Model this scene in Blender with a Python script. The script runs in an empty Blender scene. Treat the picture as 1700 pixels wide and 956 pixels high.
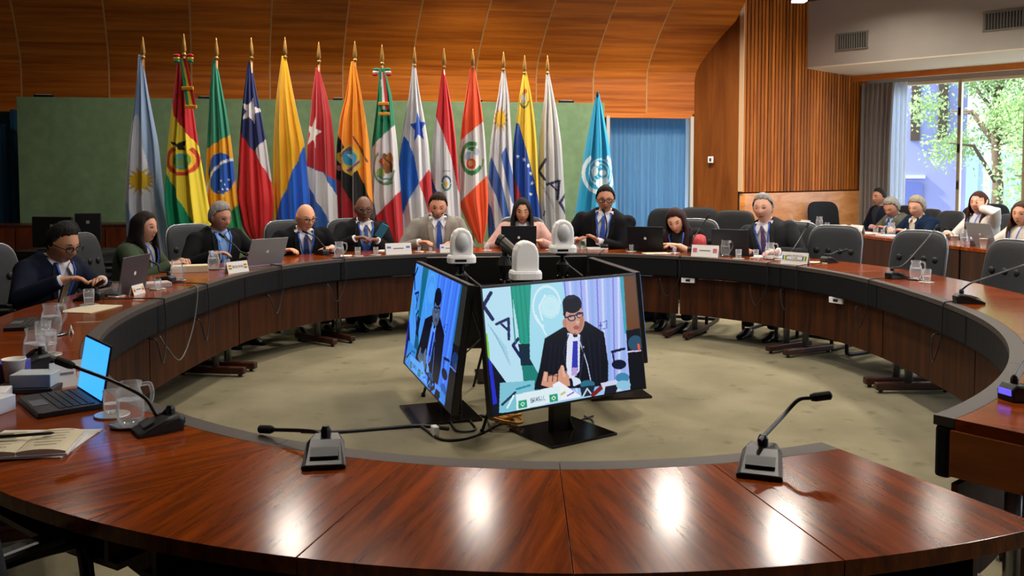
import bpy, bmesh, math, random
import numpy as np
from mathutils import Vector, Matrix
random.seed(7); RNG = np.random.default_rng(7)
SC = bpy.context.scene; COL = SC.collection
PI = math.pi
# ---------------------------------------------------------------- camera
F = 1450.0; CAMH = 1.48; PITCH = math.radians(3); YH = 290.0; YPP = YH + F*math.tan(PITCH)
cd = bpy.data.cameras.new('camera'); cam = bpy.data.objects.new('camera', cd); COL.objects.link(cam)
cam.location = (0, 0, CAMH); cam.rotation_euler = (PI/2 - PITCH, 0, 0)
cd.sensor_width = 36; cd.lens = 36*F/1700; cd.shift_y = -(478 - YPP)/1700; cd.clip_start = .05
SC.camera = cam
SC.cycles.transparent_max_bounces = 24
# ---------------------------------------------------------------- world, sun, exposure
w = bpy.data.worlds.new('sky'); SC.world = w; w.use_nodes = True
bg = w.node_tree.nodes['Background']; bg.inputs[0].default_value = (.74, .86, 1, 1); bg.inputs[1].default_value = 4.2
sl = bpy.data.lights.new('sun', 'SUN'); sl.energy = 15.0; sl.angle = .02; sl.color = (1, .95, .86)
so = bpy.data.objects.new('sun', sl); COL.objects.link(so)
so.rotation_euler = Vector((.8, -.1, -.72)).to_track_quat('-Z', 'Y').to_euler()
VS = SC.view_settings; VS.view_transform = 'Standard'; VS.look = 'None'; VS.gamma = 1; VS.use_curve_mapping = False
VS.exposure = 0.0
# ---------------------------------------------------------------- pixel -> place
fw = np.array([0, math.cos(PITCH), -math.sin(PITCH)]); up_ = np.array([0, math.sin(PITCH), math.cos(PITCH)]); rt_ = np.array([1., 0, 0])
def ray(x, y): return rt_*(x-850)/F + up_*(YPP-y)/F + fw
def P(x, y, z=0.):
    r = ray(x, y); return np.array([0, 0, CAMH]) + r*((z-CAMH)/r[2])
def D(x, y, d):
    r = ray(x, y); return np.array([0, 0, CAMH]) + r*(d/r[1])
TZ = .75
def T(x, y): return P(x, y, TZ)
# ---------------------------------------------------------------- colour and materials
def lin(h, a=None):
    if isinstance(h, str):
        h = h.lstrip('#'); c = [int(h[i:i+2], 16)/255 for i in (0, 2, 4)]
    else: c = h
    c = [x/12.92 if x <= .04045 else ((x+.055)/1.055)**2.4 for x in c]
    return tuple(c) if a is None else tuple(c)+(a,)
MATS = {}
def mat(name, col, rough=.5, metal=0, spec=.5, bump=0, bscale=200, var=0, vscale=6, sheen=0, coat=0):
    if name in MATS: return MATS[name]
    m = bpy.data.materials.new(name); m.use_nodes = True; nt = m.node_tree; b = nt.nodes['Principled BSDF']
    c = lin(col, 1); b.inputs['Base Color'].default_value = c; b.inputs['Roughness'].default_value = rough
    b.inputs['Metallic'].default_value = metal; b.inputs['Specular IOR Level'].default_value = spec
    if sheen: b.inputs['Sheen Weight'].default_value = sheen
    if coat: b.inputs['Coat Weight'].default_value = coat; b.inputs['Coat Roughness'].default_value = .1
    if var or bump: tc = nt.nodes.new('ShaderNodeTexCoord')
    if var:
        n = nt.nodes.new('ShaderNodeTexNoise'); n.inputs['Scale'].default_value = vscale; n.inputs['Detail'].default_value = 5
        nt.links.new(tc.outputs['Object'], n.inputs['Vector'])
        r = nt.nodes.new('ShaderNodeValToRGB'); r.color_ramp.elements[0].position = .3; r.color_ramp.elements[1].position = .7
        r.color_ramp.elements[0].color = tuple(x*(1-var) for x in c[:3])+(1,)
        r.color_ramp.elements[1].color = tuple(min(1, x*(1+var)) for x in c[:3])+(1,)
        nt.links.new(n.outputs['Fac'], r.inputs[0]); nt.links.new(r.outputs[0], b.inputs['Base Color'])
    if bump:
        n = nt.nodes.new('ShaderNodeTexNoise'); n.inputs['Scale'].default_value = bscale
        nt.links.new(tc.outputs['Object'], n.inputs['Vector'])
        bp = nt.nodes.new('ShaderNodeBump'); bp.inputs['Strength'].default_value = bump; bp.inputs['Distance'].default_value = .01
        nt.links.new(n.outputs['Fac'], bp.inputs['Height']); nt.links.new(bp.outputs[0], b.inputs['Normal'])
    MATS[name] = m; return m
def wood(name, dark, light, scale=(1, 12, 12), rough=.35, rnd=.25, warp=.6, rot=0, spec=.5, lo=.32, hi=.68):
    if name in MATS: return MATS[name]
    m = bpy.data.materials.new(name); m.use_nodes = True; nt = m.node_tree; N = nt.nodes; L = nt.links
    b = N['Principled BSDF']; b.inputs['Roughness'].default_value = rough; b.inputs['Specular IOR Level'].default_value = spec
    tc = N.new('ShaderNodeTexCoord'); oi = N.new('ShaderNodeObjectInfo'); ad = N.new('ShaderNodeVectorMath')
    mul = N.new('ShaderNodeMath'); mul.operation = 'MULTIPLY'; mul.inputs[1].default_value = 37.
    L.new(oi.outputs['Random'], mul.inputs[0]); L.new(tc.outputs['Object'], ad.inputs[0]); L.new(mul.outputs[0], ad.inputs[1])
    mp = N.new('ShaderNodeMapping'); mp.inputs['Scale'].default_value = scale; mp.inputs['Rotation'].default_value = (0, 0, rot); L.new(ad.outputs[0], mp.inputs['Vector'])
    n1 = N.new('ShaderNodeTexNoise'); n1.inputs['Scale'].default_value = 1; n1.inputs['Detail'].default_value = 9; n1.inputs['Roughness'].default_value = .65; n1.inputs['Distortion'].default_value = warp
    L.new(mp.outputs[0], n1.inputs['Vector'])
    r = N.new('ShaderNodeValToRGB'); e = r.color_ramp.elements
    e[0].position = lo; e[0].color = lin(dark, 1); e[1].position = hi; e[1].color = lin(light, 1)
    L.new(n1.outputs['Fac'], r.inputs[0])
    mx = N.new('ShaderNodeHueSaturation'); mr = N.new('ShaderNodeMapRange')
    mr.inputs['To Min'].default_value = 1-rnd; mr.inputs['To Max'].default_value = 1+rnd
    L.new(oi.outputs['Random'], mr.inputs['Value']); L.new(mr.outputs[0], mx.inputs['Value'])
    L.new(r.outputs[0], mx.inputs['Color']); L.new(mx.outputs[0], b.inputs['Base Color'])
    MATS[name] = m; return m
def glass(name, col=(1, 1, 1), clear=.72, rough=.02, milk=0.):
    if name in MATS: return MATS[name]
    m = bpy.data.materials.new(name); m.use_nodes = True; nt = m.node_tree; N = nt.nodes; L = nt.links
    for n in list(N): N.remove(n)
    o = N.new('ShaderNodeOutputMaterial'); t = N.new('ShaderNodeBsdfTransparent'); t.inputs[0].default_value = tuple(col)+(1,)
    g = N.new('ShaderNodeBsdfGlossy'); g.inputs['Roughness'].default_value = rough
    f = N.new('ShaderNodeLayerWeight'); f.inputs['Blend'].default_value = 1-clear
    x = N.new('ShaderNodeMixShader'); L.new(f.outputs['Fresnel'], x.inputs[0]); L.new(t.outputs[0], x.inputs[1]); L.new(g.outputs[0], x.inputs[2])
    if milk:
        d = N.new('ShaderNodeBsdfTranslucent'); d.inputs[0].default_value = (.95, .97, 1, 1); d2 = N.new('ShaderNodeBsdfDiffuse'); d2.inputs[0].default_value = (.95, .97, 1, 1); a = N.new('ShaderNodeAddShader'); L.new(d.outputs[0], a.inputs[0]); L.new(d2.outputs[0], a.inputs[1])
        y = N.new('ShaderNodeMixShader'); y.inputs[0].default_value = milk; L.new(x.outputs[0], y.inputs[1]); L.new(a.outputs[0], y.inputs[2]); x = y
    L.new(x.outputs[0], o.inputs[0])
    MATS[name] = m; return m
def emit(name, col, s):
    if name in MATS: return MATS[name]
    m = bpy.data.materials.new(name); m.use_nodes = True; b = m.node_tree.nodes['Principled BSDF']
    b.inputs['Base Color'].default_value = (0, 0, 0, 1); b.inputs['Emission Color'].default_value = lin(col, 1); b.inputs['Emission Strength'].default_value = s
    MATS[name] = m; return m
def colmat(name, rough=.7, em=0, sheen=0, trans=0):
    m = bpy.data.materials.new(name); m.use_nodes = True; nt = m.node_tree; b = nt.nodes['Principled BSDF']
    a = nt.nodes.new('ShaderNodeVertexColor'); a.layer_name = 'Col'
    b.inputs['Roughness'].default_value = rough; b.inputs['Specular IOR Level'].default_value = .3
    if em:
        b.inputs['Base Color'].default_value = (.01, .01, .01, 1); nt.links.new(a.outputs[0], b.inputs['Emission Color']); b.inputs['Emission Strength'].default_value = em; b.inputs['Roughness'].default_value = .25; b.inputs['Specular IOR Level'].default_value = .08
    else:
        nt.links.new(a.outputs[0], b.inputs['Base Color']); b.inputs['Sheen Weight'].default_value = sheen
    return m
# ---------------------------------------------------------------- mesh builder
class MB:
    def __init__(s): s.v = []; s.f = []; s.n = 0; s.m = []; s.cur = 0
    def add(s, V, Fc):
        V = np.asarray(V, float).reshape(-1, 3); s.v.append(V); o = s.n
        for f in Fc: s.f.append([i+o for i in f]); s.m.append(s.cur)
        s.n += len(V); return s
    def box(s, c, d, rz=0, R=None, taper=None):
        x, y, z = np.array(d)/2.
        V = np.array([(sx*x, sy*y, sz*z) for sz in (-1, 1) for sx, sy in ((-1, -1), (1, -1), (1, 1), (-1, 1))])
        if taper is not None: V[4:, 0] *= taper[0]; V[4:, 1] *= taper[1]
        if R is None: cc, ss = math.cos(rz), math.sin(rz); R = np.array([[cc, -ss, 0], [ss, cc, 0], [0, 0, 1]])
        V = V@np.asarray(R).T + np.asarray(c, float)
        return s.add(V, [(3, 2, 1, 0), (4, 5, 6, 7), (0, 1, 5, 4), (1, 2, 6, 5), (2, 3, 7, 6), (3, 0, 4, 7)])
    def loft(s, rings, cap=True, closed=True):
        n = len(rings[0]); V = np.concatenate([np.asarray(r, float) for r in rings]); Fc = []
        for i in range(len(rings)-1):
            for j in range(n if closed else n-1):
                k = (j+1) % n; Fc.append((i*n+j, i*n+k, (i+1)*n+k, (i+1)*n+j))
        if cap and closed: Fc.append(tuple(range(n))[::-1]); Fc.append(tuple((len(rings)-1)*n+j for j in range(n)))
        return s.add(V, Fc)
    def tube(s, pts, r, n=8, cap=True, flat=1., closed=False):
        pts = np.asarray(pts, float); m = len(pts); r = np.full(m, r) if np.isscalar(r) else np.asarray(r, float)
        tg = np.gradient(pts, axis=0); tg /= np.linalg.norm(tg, axis=1)[:, None]+1e-9
        a = np.array([0, 0, 1.]) if abs(tg[0][2]) < .9 else np.array([0, 1., 0])
        u = np.cross(tg[0], a); u /= np.linalg.norm(u); rings = []
        th = np.arange(n)*2*PI/n
        for i in range(m):
            u = u - tg[i]*(u@tg[i]); u /= np.linalg.norm(u)+1e-9; v = np.cross(tg[i], u)
            rings.append(pts[i] + r[i]*(np.cos(th)[:, None]*u + flat*np.sin(th)[:, None]*v))
        return s.loft(rings, cap)
    def lathe(s, prof, c=(0, 0, 0), n=20, cap=True):
        th = np.arange(n)*2*PI/n
        return s.loft([np.c_[np.cos(th)*r, np.sin(th)*r, np.full(n, z)]+np.asarray(c, float) for r, z in prof], cap)
    def ell(s, c, r, n=14, m=10, R=None):
        rings = []; th = np.arange(n)*2*PI/n
        for i in range(m+1):
            a = -PI/2+PI*i/m; q = max(math.cos(a), 1e-3)
            q = np.c_[np.cos(th)*q*r[0], np.sin(th)*q*r[1], np.full(n, math.sin(a)*r[2])]
            if R is not None: q = q@np.asarray(R).T
            rings.append(q+np.asarray(c, float))
        return s.loft(rings)
    def prism(s, poly, z0, z1):
        poly = np.asarray(poly, float)
        return s.loft([np.c_[poly, np.full(len(poly), z)] for z in (z0, z1)])
    def mesh(s, name, mats, M=None, smooth=False):
        V = np.concatenate(s.v)
        if M is not None: A = np.array(M); V = V@A[:3, :3].T + A[:3, 3]
        me = bpy.data.meshes.new(name); me.from_pydata(V.tolist(), [], s.f)
        for q in (mats if isinstance(mats, (list, tuple)) else [mats]): me.materials.append(q)
        if isinstance(mats, (list, tuple)): me.polygons.foreach_set('material_index', s.m)
        if smooth: me.polygons.foreach_set('use_smooth', [True]*len(me.polygons))
        me.update(); return me
XF = {}
def place(o, loc, rz):
    o.location = loc; o.rotation_euler = (0, 0, rz); XF[o.name] = Matrix.Translation(Vector(loc))@Matrix.Rotation(rz, 4, 'Z')
LABELS = set()
def tag(o, label, cat, group=None, kind=None):
    if label: o['label'] = label
    if cat: o['category'] = cat
    if group: o['group'] = group
    if kind: o['kind'] = kind
    return o
def thing(name, label, cat, loc=(0, 0, 0), rz=0, group=None, kind=None):
    o = bpy.data.objects.new(name, None); COL.objects.link(o); o.empty_display_size = .1
    place(o, tuple(float(q) for q in loc), rz); return tag(o, label, cat, group, kind)
def obj(name, mb, mats, parent=None, world=False, smooth=False, bev=0, loc=None, rz=0, sub=0):
    """one mesh object; world=True: the builder holds world coordinates and parent is placed by place()"""
    M = None
    if world and parent is not None: M = XF[parent.name].inverted()
    if world and parent is None and loc is not None: M = (Matrix.Translation(Vector(loc))@Matrix.Rotation(rz, 4, 'Z')).inverted()
    me = mb if isinstance(mb, bpy.types.Mesh) else mb.mesh(name, mats, M, smooth)
    o = bpy.data.objects.new(name, me); COL.objects.link(o)
    if parent is not None:
        o.parent = parent
        XF[o.name] = XF.get(parent.name, Matrix())
        if loc is not None and not world: o.location = tuple(map(float, loc)); o.rotation_euler = (0, 0, rz)
    else: place(o, tuple(float(q) for q in loc) if loc is not None else (0, 0, 0), rz)
    if bev:
        b = o.modifiers.new('bevel', 'BEVEL'); b.width = bev; b.segments = 2; b.limit_method = 'ANGLE'
    if sub:
        b = o.modifiers.new('sub', 'SUBSURF'); b.levels = sub; b.render_levels = sub
    return o
def dup(root, loc, rz, label=None, group=None):
    def cp(o, par):
        c = o.copy(); COL.objects.link(c); c.parent = par
        for ch in KIDS.get(o.name, []): cp(ch, c)
        return c
    if not KIDS:
        pass
    r = cp(root, None); r.location = tuple(map(float, loc)); r.rotation_euler = (0, 0, rz)
    if label: r['label'] = label
    if group: r['group'] = group
    return r
KIDS = {}
def learn(root):
    """remember the part tree of a finished prototype for dup()"""
    for o in COL.objects:
        if o.parent is not None and (o.parent == root or (o.parent.parent == root)):
            KIDS.setdefault(o.parent.name, [])
            if o not in KIDS[o.parent.name]: KIDS[o.parent.name].append(o)
def struct(name, mb, mats, parent=None, **k):
    o = obj(name, mb, mats, parent, **k)
    if parent is None: o['kind'] = 'structure'
    return o
def remesh(mb, vox, smooth=2, mats=None):
    me = mb.mesh('tmp', [bpy.data.materials.new('t')] if False else []); o = bpy.data.objects.new('tmp', me); COL.objects.link(o)
    m = o.modifiers.new('r', 'REMESH'); m.mode = 'VOXEL'; m.voxel_size = vox
    if smooth: q = o.modifiers.new('s', 'SMOOTH'); q.iterations = smooth; q.factor = .5
    dg = bpy.context.evaluated_depsgraph_get(); ev = o.evaluated_get(dg); em = ev.to_mesh()
    V = np.empty(len(em.vertices)*3); em.vertices.foreach_get('co', V); V = V.reshape(-1, 3).copy()
    Fc = [tuple(p.vertices) for p in em.polygons]
    ev.to_mesh_clear(); bpy.data.objects.remove(o); bpy.data.meshes.remove(me)
    return V, Fc
def rot(ax, a):
    return np.array(Matrix.Rotation(a, 3, ax))
def smoothline(pts, n=40):
    pts = np.asarray(pts, float); m = len(pts)
    if m < 3: return pts[0]+np.linspace(0, 1, n)[:, None]*(pts[1]-pts[0])
    q = np.vstack([2*pts[0]-pts[1], pts, 2*pts[-1]-pts[-2]]); out = []
    for t in np.linspace(0, m-1-1e-6, n):
        i = int(t); f = t-i; a, b, c, d = q[i:i+4]
        out.append(.5*((2*b)+(c-a)*f+(2*a-5*b+4*c-d)*f*f+(-a+3*b-3*c+d)*f**3))
    return np.array(out)
# painting of flat print and cloth patterns into point colours
def inpoly(X, Y, pts):
    r = np.zeros(X.shape, bool); n = len(pts)
    for i in range(n):
        x1, y1 = pts[i]; x2, y2 = pts[(i+1) % n]
        if y1 == y2: continue
        c = ((y1 > Y) != (y2 > Y)) & (X < (x2-x1)*(Y-y1)/(y2-y1)+x1); r ^= c
    return r
def starpts(cx, cy, r, ro=0, sx=1, sy=1, k=5, inner=.4):
    return [(cx+sx*(r if i % 2 == 0 else r*inner)*math.sin(ro+i*PI/k), cy-sy*(r if i % 2 == 0 else r*inner)*math.cos(ro+i*PI/k)) for i in range(2*k)]
def paint(X, Y, base, ops):
    C = np.empty(X.shape+(3,)); C[:] = lin(base)
    for o in ops:
        k = o[0]
        if k == 'p': mk = inpoly(X, Y, o[1]); c = o[2]
        elif k == 'e': mk = ((X-o[1])/o[3])**2+((Y-o[2])/o[4])**2 < 1; c = o[5]
        elif k == 'r':
            q = np.sqrt(((X-o[1])/o[3])**2+((Y-o[2])/o[4])**2); mk = (q < 1) & (q > o[5]); c = o[6]
            if len(o) > 7: an = np.degrees(np.arctan2(Y-o[2], X-o[1])) % 360; mk &= (an > o[7]) & (an < o[8])
        elif k == 'l':
            mk = np.zeros(X.shape, bool); c = o[3]
            for (x1, y1), (x2, y2) in zip(o[1][:-1], o[1][1:]):
                dx, dy = x2-x1, y2-y1; t = np.clip(((X-x1)*dx+(Y-y1)*dy)/(dx*dx+dy*dy+1e-9), 0, 1)
                mk |= (X-x1-t*dx)**2+(Y-y1-t*dy)**2 < (o[2]/2)**2
        elif k == 's': mk = inpoly(X, Y, starpts(*o[1])); c = o[2]
        C[mk] = lin(c)
    return C
def set_col(me, C):
    a = me.color_attributes.new('Col', 'FLOAT_COLOR', 'POINT'); a.data.foreach_set('color', np.c_[C.reshape(-1, 3), np.ones(C.size//3)].ravel())
# ---------------------------------------------------------------- materials in use
M_vault = wood('vault_wood', '#97480b', '#dd7f24', (.5, .5, 16), .33, .16, .35)
M_side = wood('side_wood', '#743c12', '#9c5a22', (7, 7, .7), .45, .08, .5, spec=.3)
M_slatA = wood('slat_wood', '#8a4210', '#cf7a28', (14, 14, .8), .6, .38, .4, spec=.15)
M_wains = wood('wainscot_wood', '#cf7c34', '#f2a866', (2, 2, 9), .35, .05, .5)
M_beam = wood('beam_wood', '#c0621a', '#ea9036', (1, 1, 14), .4, .03)
M_top = wood('tabletop_wood', '#2c0b02', '#a4480a', (26, 2.2, 8), .16, .16, .45, .2, .38, .22, .80)
M_skirt = wood('skirt_wood', '#1e0b02', '#4d2608', (12, 12, .9), .6, .15, .8, spec=.2)
M_dark = wood('dark_wood', '#2a120a', '#4c2412', (8, 8, 1), .4, .2)
M_ceil = wood('ceiling_wood', '#43200c', '#7a4119', (.5, 9, 1), .5, .05)
M_charcoal = mat('charcoal_vinyl', '#080a0f', .7, spec=.22, bump=.1, bscale=300)
M_strip = mat('grey_laminate', '#453e3a', .5, spec=.3, var=.06, vscale=30)
M_black = mat('black_plastic', '#0b0b0d', .42)
M_blackm = mat('black_metal', '#111113', .35, .3)
M_chrome = mat('brushed_steel', '#8d9092', .3, .9)
M_white = mat('white_plastic', '#fafafa', .38)
M_paper = mat('white_paper', '#dcd9d4', .8)
M_cream = mat('cream_paper', '#d0c4a6', .8, var=.05)
M_soffit = mat('soffit_plaster', '#c6bfb4', .85, var=.04, vscale=3)
M_soffit2 = mat('soffit_underside', '#fbf0da', .8)
M_green = mat('green_fabric', '#6f8a66', .95, var=.12, vscale=9, bump=.2, bscale=160)
M_navy = mat('navy_cloth', '#1d5074', .9, var=.1)
M_cab = mat('cable_black', '#141416', .5)
M_glass = glass('tumbler_glass', (.96, .97, .98), .82, .05, .07)
M_pane = glass('window_glass', (.95, .98, 1), .93)
M_ink = mat('dark_ink', '#22242c', .8)
# ---------------------------------------------------------------- floor (carpet)
def carpet():
    m = bpy.data.materials.new('carpet'); m.use_nodes = True; nt = m.node_tree; N = nt.nodes; L = nt.links; b = N['Principled BSDF']
    b.inputs['Roughness'].default_value = .97; b.inputs['Specular IOR Level'].default_value = .15
    tc = N.new('ShaderNodeTexCoord'); n1 = N.new('ShaderNodeTexNoise'); n1.inputs['Scale'].default_value = 2.3; n1.inputs['Detail'].default_value = 6
    n2 = N.new('ShaderNodeTexNoise'); n2.inputs['Scale'].default_value = 5.5; n2.inputs['Detail'].default_value = 3
    n3 = N.new('ShaderNodeTexNoise'); n3.inputs['Scale'].default_value = 260
    r1 = N.new('ShaderNodeValToRGB'); r1.color_ramp.elements[0].position = .35; r1.color_ramp.elements[1].position = .65
    r1.color_ramp.elements[0].color = lin('#77715a', 1); r1.color_ramp.elements[1].color = lin('#878068', 1)
    r2 = N.new('ShaderNodeValToRGB'); r2.color_ramp.elements[0].position = .62; r2.color_ramp.elements[1].position = .72
    r2.color_ramp.elements[0].color = (1, 1, 1, 1); r2.color_ramp.elements[1].color = (.62, .60, .55, 1)
    mx = N.new('ShaderNodeMix'); mx.data_type = 'RGBA'; mx.blend_type = 'MULTIPLY'; mx.inputs['Factor'].default_value = .8
    for n in (n1, n2, n3): L.new(tc.outputs['Object'], n.inputs['Vector'])
    L.new(n1.outputs['Fac'], r1.inputs[0]); L.new(n2.outputs['Fac'], r2.inputs[0]); L.new(r1.outputs[0], mx.inputs[6]); L.new(r2.outputs[0], mx.inputs[7])
    L.new(mx.outputs[2], b.inputs['Base Color']); bp = N.new('ShaderNodeBump'); bp.inputs['Strength'].default_value = .4; bp.inputs['Distance'].default_value = .01
    L.new(n3.outputs['Fac'], bp.inputs['Height']); L.new(bp.outputs[0], b.inputs['Normal']); return m
ROOM = [(-9, -5), (9.37, -5), (9.37, 11.0), (5.8, 14.5), (3.1, 12.0), (2.0, 13.1), (2.0, 13.6), (-9, 13.6)]
b = MB(); b.prism(ROOM, -.06, 0); struct('floor', b, carpet())
# ---------------------------------------------------------------- ceiling
CZ = 4.05
b = MB(); b.prism([(-9, -5), (9.37, -5), (9.37, 11.0), (5.8, 14.5), (3.1, 12.0), (2.0, 13.1), (-9, 12.0)], CZ, CZ+.1); struct('ceiling', b, M_ceil)
def wallbox(b, p0, p1, z0, z1, th, side=1):
    """a slab along p0-p1; its visible face lies on the line, its body to the left (side=1) or right of it"""
    p0, p1 = np.array(p0, float), np.array(p1, float); d = p1-p0; L = np.linalg.norm(d); d /= L; n = np.array([-d[1], d[0]])*side
    c = (p0+p1)/2+n*th/2
    return b.box((c[0], c[1], (z0+z1)/2), (L, th, z1-z0), math.atan2(d[1], d[0]))
M_plain = mat('wall_paint', '#4d3a2a', .8)
b = MB(); wallbox(b, (-9, -5), (-9, 13.6), 0, CZ, .1); struct('wall_left', b, M_plain)
b = MB(); wallbox(b, (9.37, -5), (-9, -5), 0, CZ, .1, -1); struct('wall_rear', b, M_plain)
b = MB(); wallbox(b, (9.37, 11), (9.37, -5), 0, .84, .1); wallbox(b, (9.37, 11), (9.37, -5), 2.95, CZ, .1); wallbox(b, (9.37, 11), (9.37, 10.4), .84, 2.95, .1); wallbox(b, (9.37, -1), (9.37, -5), .84, 2.95, .1); struct('wall_right', b, mat('light_paint', '#cfc6b8', .8))
for k in range(6):  # unseen windows added in the side wall to bring in daylight
    t = bpy.data.objects.new('window_%d' % (k+5), None); COL.objects.link(t); place(t, (9.40, -1+1.9*k+.95, .84), PI/2); t['kind'] = 'structure'
    for (cx, cz, dx, dz) in ((-.95, 1.055, .06, 2.11), (.95, 1.055, .06, 2.11), (0, 2.085, 1.9, .05), (0, .025, 1.9, .05)):
        b = MB(); b.box((cx, 0, cz), (dx, .09, dz)); obj('frame_bar', b, mat('window_frame_cream', '#f6e6c2', .5), t)
# ---------------------------------------------------------------- back wall: vaulted wood panels above, doorways below
def wx(p): u = (p-850)/F; return 12.1*u/(1-.1556*u)
def wp(x): return np.array([x, 12.1+.1556*x])
PROF = [(0, 2.34), (0, 2.6), (0, 2.82), (.02, 2.93), (.07, 3.04), (.16, 3.17), (.3, 3.35), (.5, 3.57), (.72, 3.78), (.95, 3.93), (1.25, 4.02), (1.6, 4.06)]
NU = -.345
def vpt(x, s, z, back=0.): q = wp(x); return (q[0]-s*NU, q[1]-s+back, z)
seams = [wx(p) for p in (-260, -108, 41, 186, 322, 451, 571, 685, 791, 890, 984, 1072)]+[2.6]
wb = bpy.data.objects.new('wall_back', None); COL.objects.link(wb); place(wb, (0, 0, 0), 0); wb['kind'] = 'structure'
for i in range(len(seams)-1):
    b = MB(); x0, x1 = seams[i]+.005, seams[i+1]-.005; ring = []
    for s, z in PROF:
        if i == len(seams)-2: x1 = min((3.0+.655*s)/1.1556, 3.12-.345*s if s > .6 else 9)
        ring.append([vpt(x0, s, z), vpt(x1, s, z), vpt(x1, s, z, .03), vpt(x0, s, z, .03)])
    b.loft(ring); obj('wood_panel', b, M_vault, wb)
M_seam = mat('seam_strip', '#c99a60', .5)
for x in seams[1:-1]:
    b = MB(); ring = [[vpt(x-.009, s, z, -.005), vpt(x+.009, s, z, -.005), vpt(x+.009, s, z, .03), vpt(x-.009, s, z, .03)] for s, z in PROF]
    b.loft(ring); obj('seam_strip', b, M_seam, wb)
b = MB(); wallbox(b, wp(seams[0])+np.array((0, -.01)), wp(wx(1148))+np.array((0, -.01)), 2.28, 2.345, .12); struct('trim_1', b, M_beam)
# lower wall with two doorways
dl0, dl1, dr0, dr1 = wx(-60), wx(30), wx(1008), wx(1146)
b = MB(); wallbox(b, wp(-9), wp(dl0), 0, 2.34, .1); wallbox(b, wp(dl1), wp(dr0), 0, 2.34, .1)
struct('wall_back_lower', b, mat('back_paint', '#2c3a3a', .8))
M_frame = mat('door_frame_paint', '#c9c6bd', .6)
for k, (a, c) in enumerate(((dl0, dl1), (dr0, dr1))):
    d = bpy.data.objects.new('door_%d' % (k+1), None); COL.objects.link(d); place(d, (0, 0, 0), 0); d['kind'] = 'structure'
    for x in ((a, c) if k else (a, c)):
        b = MB(); q = wp(x); b.box((q[0], q[1]-.02, 1.15), (.045, .14, 2.3)); obj('jamb', b, M_frame if k else M_navy, d)
# corridor behind the right doorway with an added lamp behind its sheer blue curtain
b = MB(); wallbox(b, wp(-9)+np.array((0, 1.4)), wp(3.2)+np.array((0, 1.4)), 0, 2.6, .1); b.box((-3, 12.42, 2.65), (12.4, 1.25, .08), .154); struct('wall_corridor', b, mat('corridor_paint', '#b9c4cc', .8))
def curtain(name, p0, p1, z0, z1, amp, waves, m, label, group=None, seed=0, gather=0.):
    p0, p1 = np.array(p0, float), np.array(p1, float); d = p1-p0; n = np.array([-d[1], d[0]])/np.linalg.norm(d); rg = np.random.default_rng(seed)
    ns, nz = waves*10, 10; S = np.linspace(0, 1, ns); ph = np.cumsum(rg.uniform(.6, 1.4, ns)); ph = ph/ph[-1]*waves*2*PI; rings = []
    for side in (0, 1):
        V = []
    R = []
    for iz in range(nz+1):
        t = iz/nz; z = z1+(z0-z1)*t; a = amp*(.5+.5*t); row = []
        for s, f in zip(S, ph):
            o = a*(math.sin(f)+.35*math.sin(2.3*f+seed)); ss = s*(1-gather*t*(1-t)*1.2)
            row.append(np.r_[p0+d*ss+n*o, z])
        row2 = [q+np.r_[n*.004, 0] for q in row]
        R.append(row+row2[::-1])
    b = MB(); b.loft(R); o = obj(name, b, m, None, smooth=True); return tag(o, label, 'curtain', group)
def clothmat(name, col, tr=.45):
    m = bpy.data.materials.new(name); m.use_nodes = True; nt = m.node_tree; N = nt.nodes; L = nt.links
    for n in list(N): N.remove(n)
    o = N.new('ShaderNodeOutputMaterial'); d = N.new('ShaderNodeBsdfDiffuse'); t = N.new('ShaderNodeBsdfTranslucent'); x = N.new('ShaderNodeMixShader')
    d.inputs[0].default_value = lin(col, 1); t.inputs[0].default_value = lin(col, 1); x.inputs[0].default_value = tr
    L.new(d.outputs[0], x.inputs[1]); L.new(t.outputs[0], x.inputs[2]); L.new(x.outputs[0], o.inputs[0]); return m
q0, q1 = wp(dr0+.02), wp(dr1-.03)
curtain('sheer_curtain', q0+(0, .25), q1+(0, .25), .02, 2.33, .03, 17, clothmat('blue_sheer', '#98c4de', .6), 'pale blue sheer curtain hanging across the doorway beside the wood wall', seed=3)
q0, q1 = wp(dl0), wp(dl1)
curtain('dark_curtain', q0+(0, .2), q1+(0, .2), .02, 2.33, .02, 6, M_navy, 'dark navy curtain closing the doorway beside the green partition', seed=5)
al = bpy.data.lights.new('curtain_backlight', 'AREA'); al.shape = 'RECTANGLE'; al.size = 1.0; al.size_y = 1.7; al.energy = 30; al.color = (.55, .8, 1)  # added area lamp that makes the blue curtain glow from behind
ao = bpy.data.objects.new('curtain_backlight', al); COL.objects.link(ao); ao.location = (2.0, 13.35, 1.3); ao.rotation_euler = (PI/2, 0, PI+.4+PI)
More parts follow.
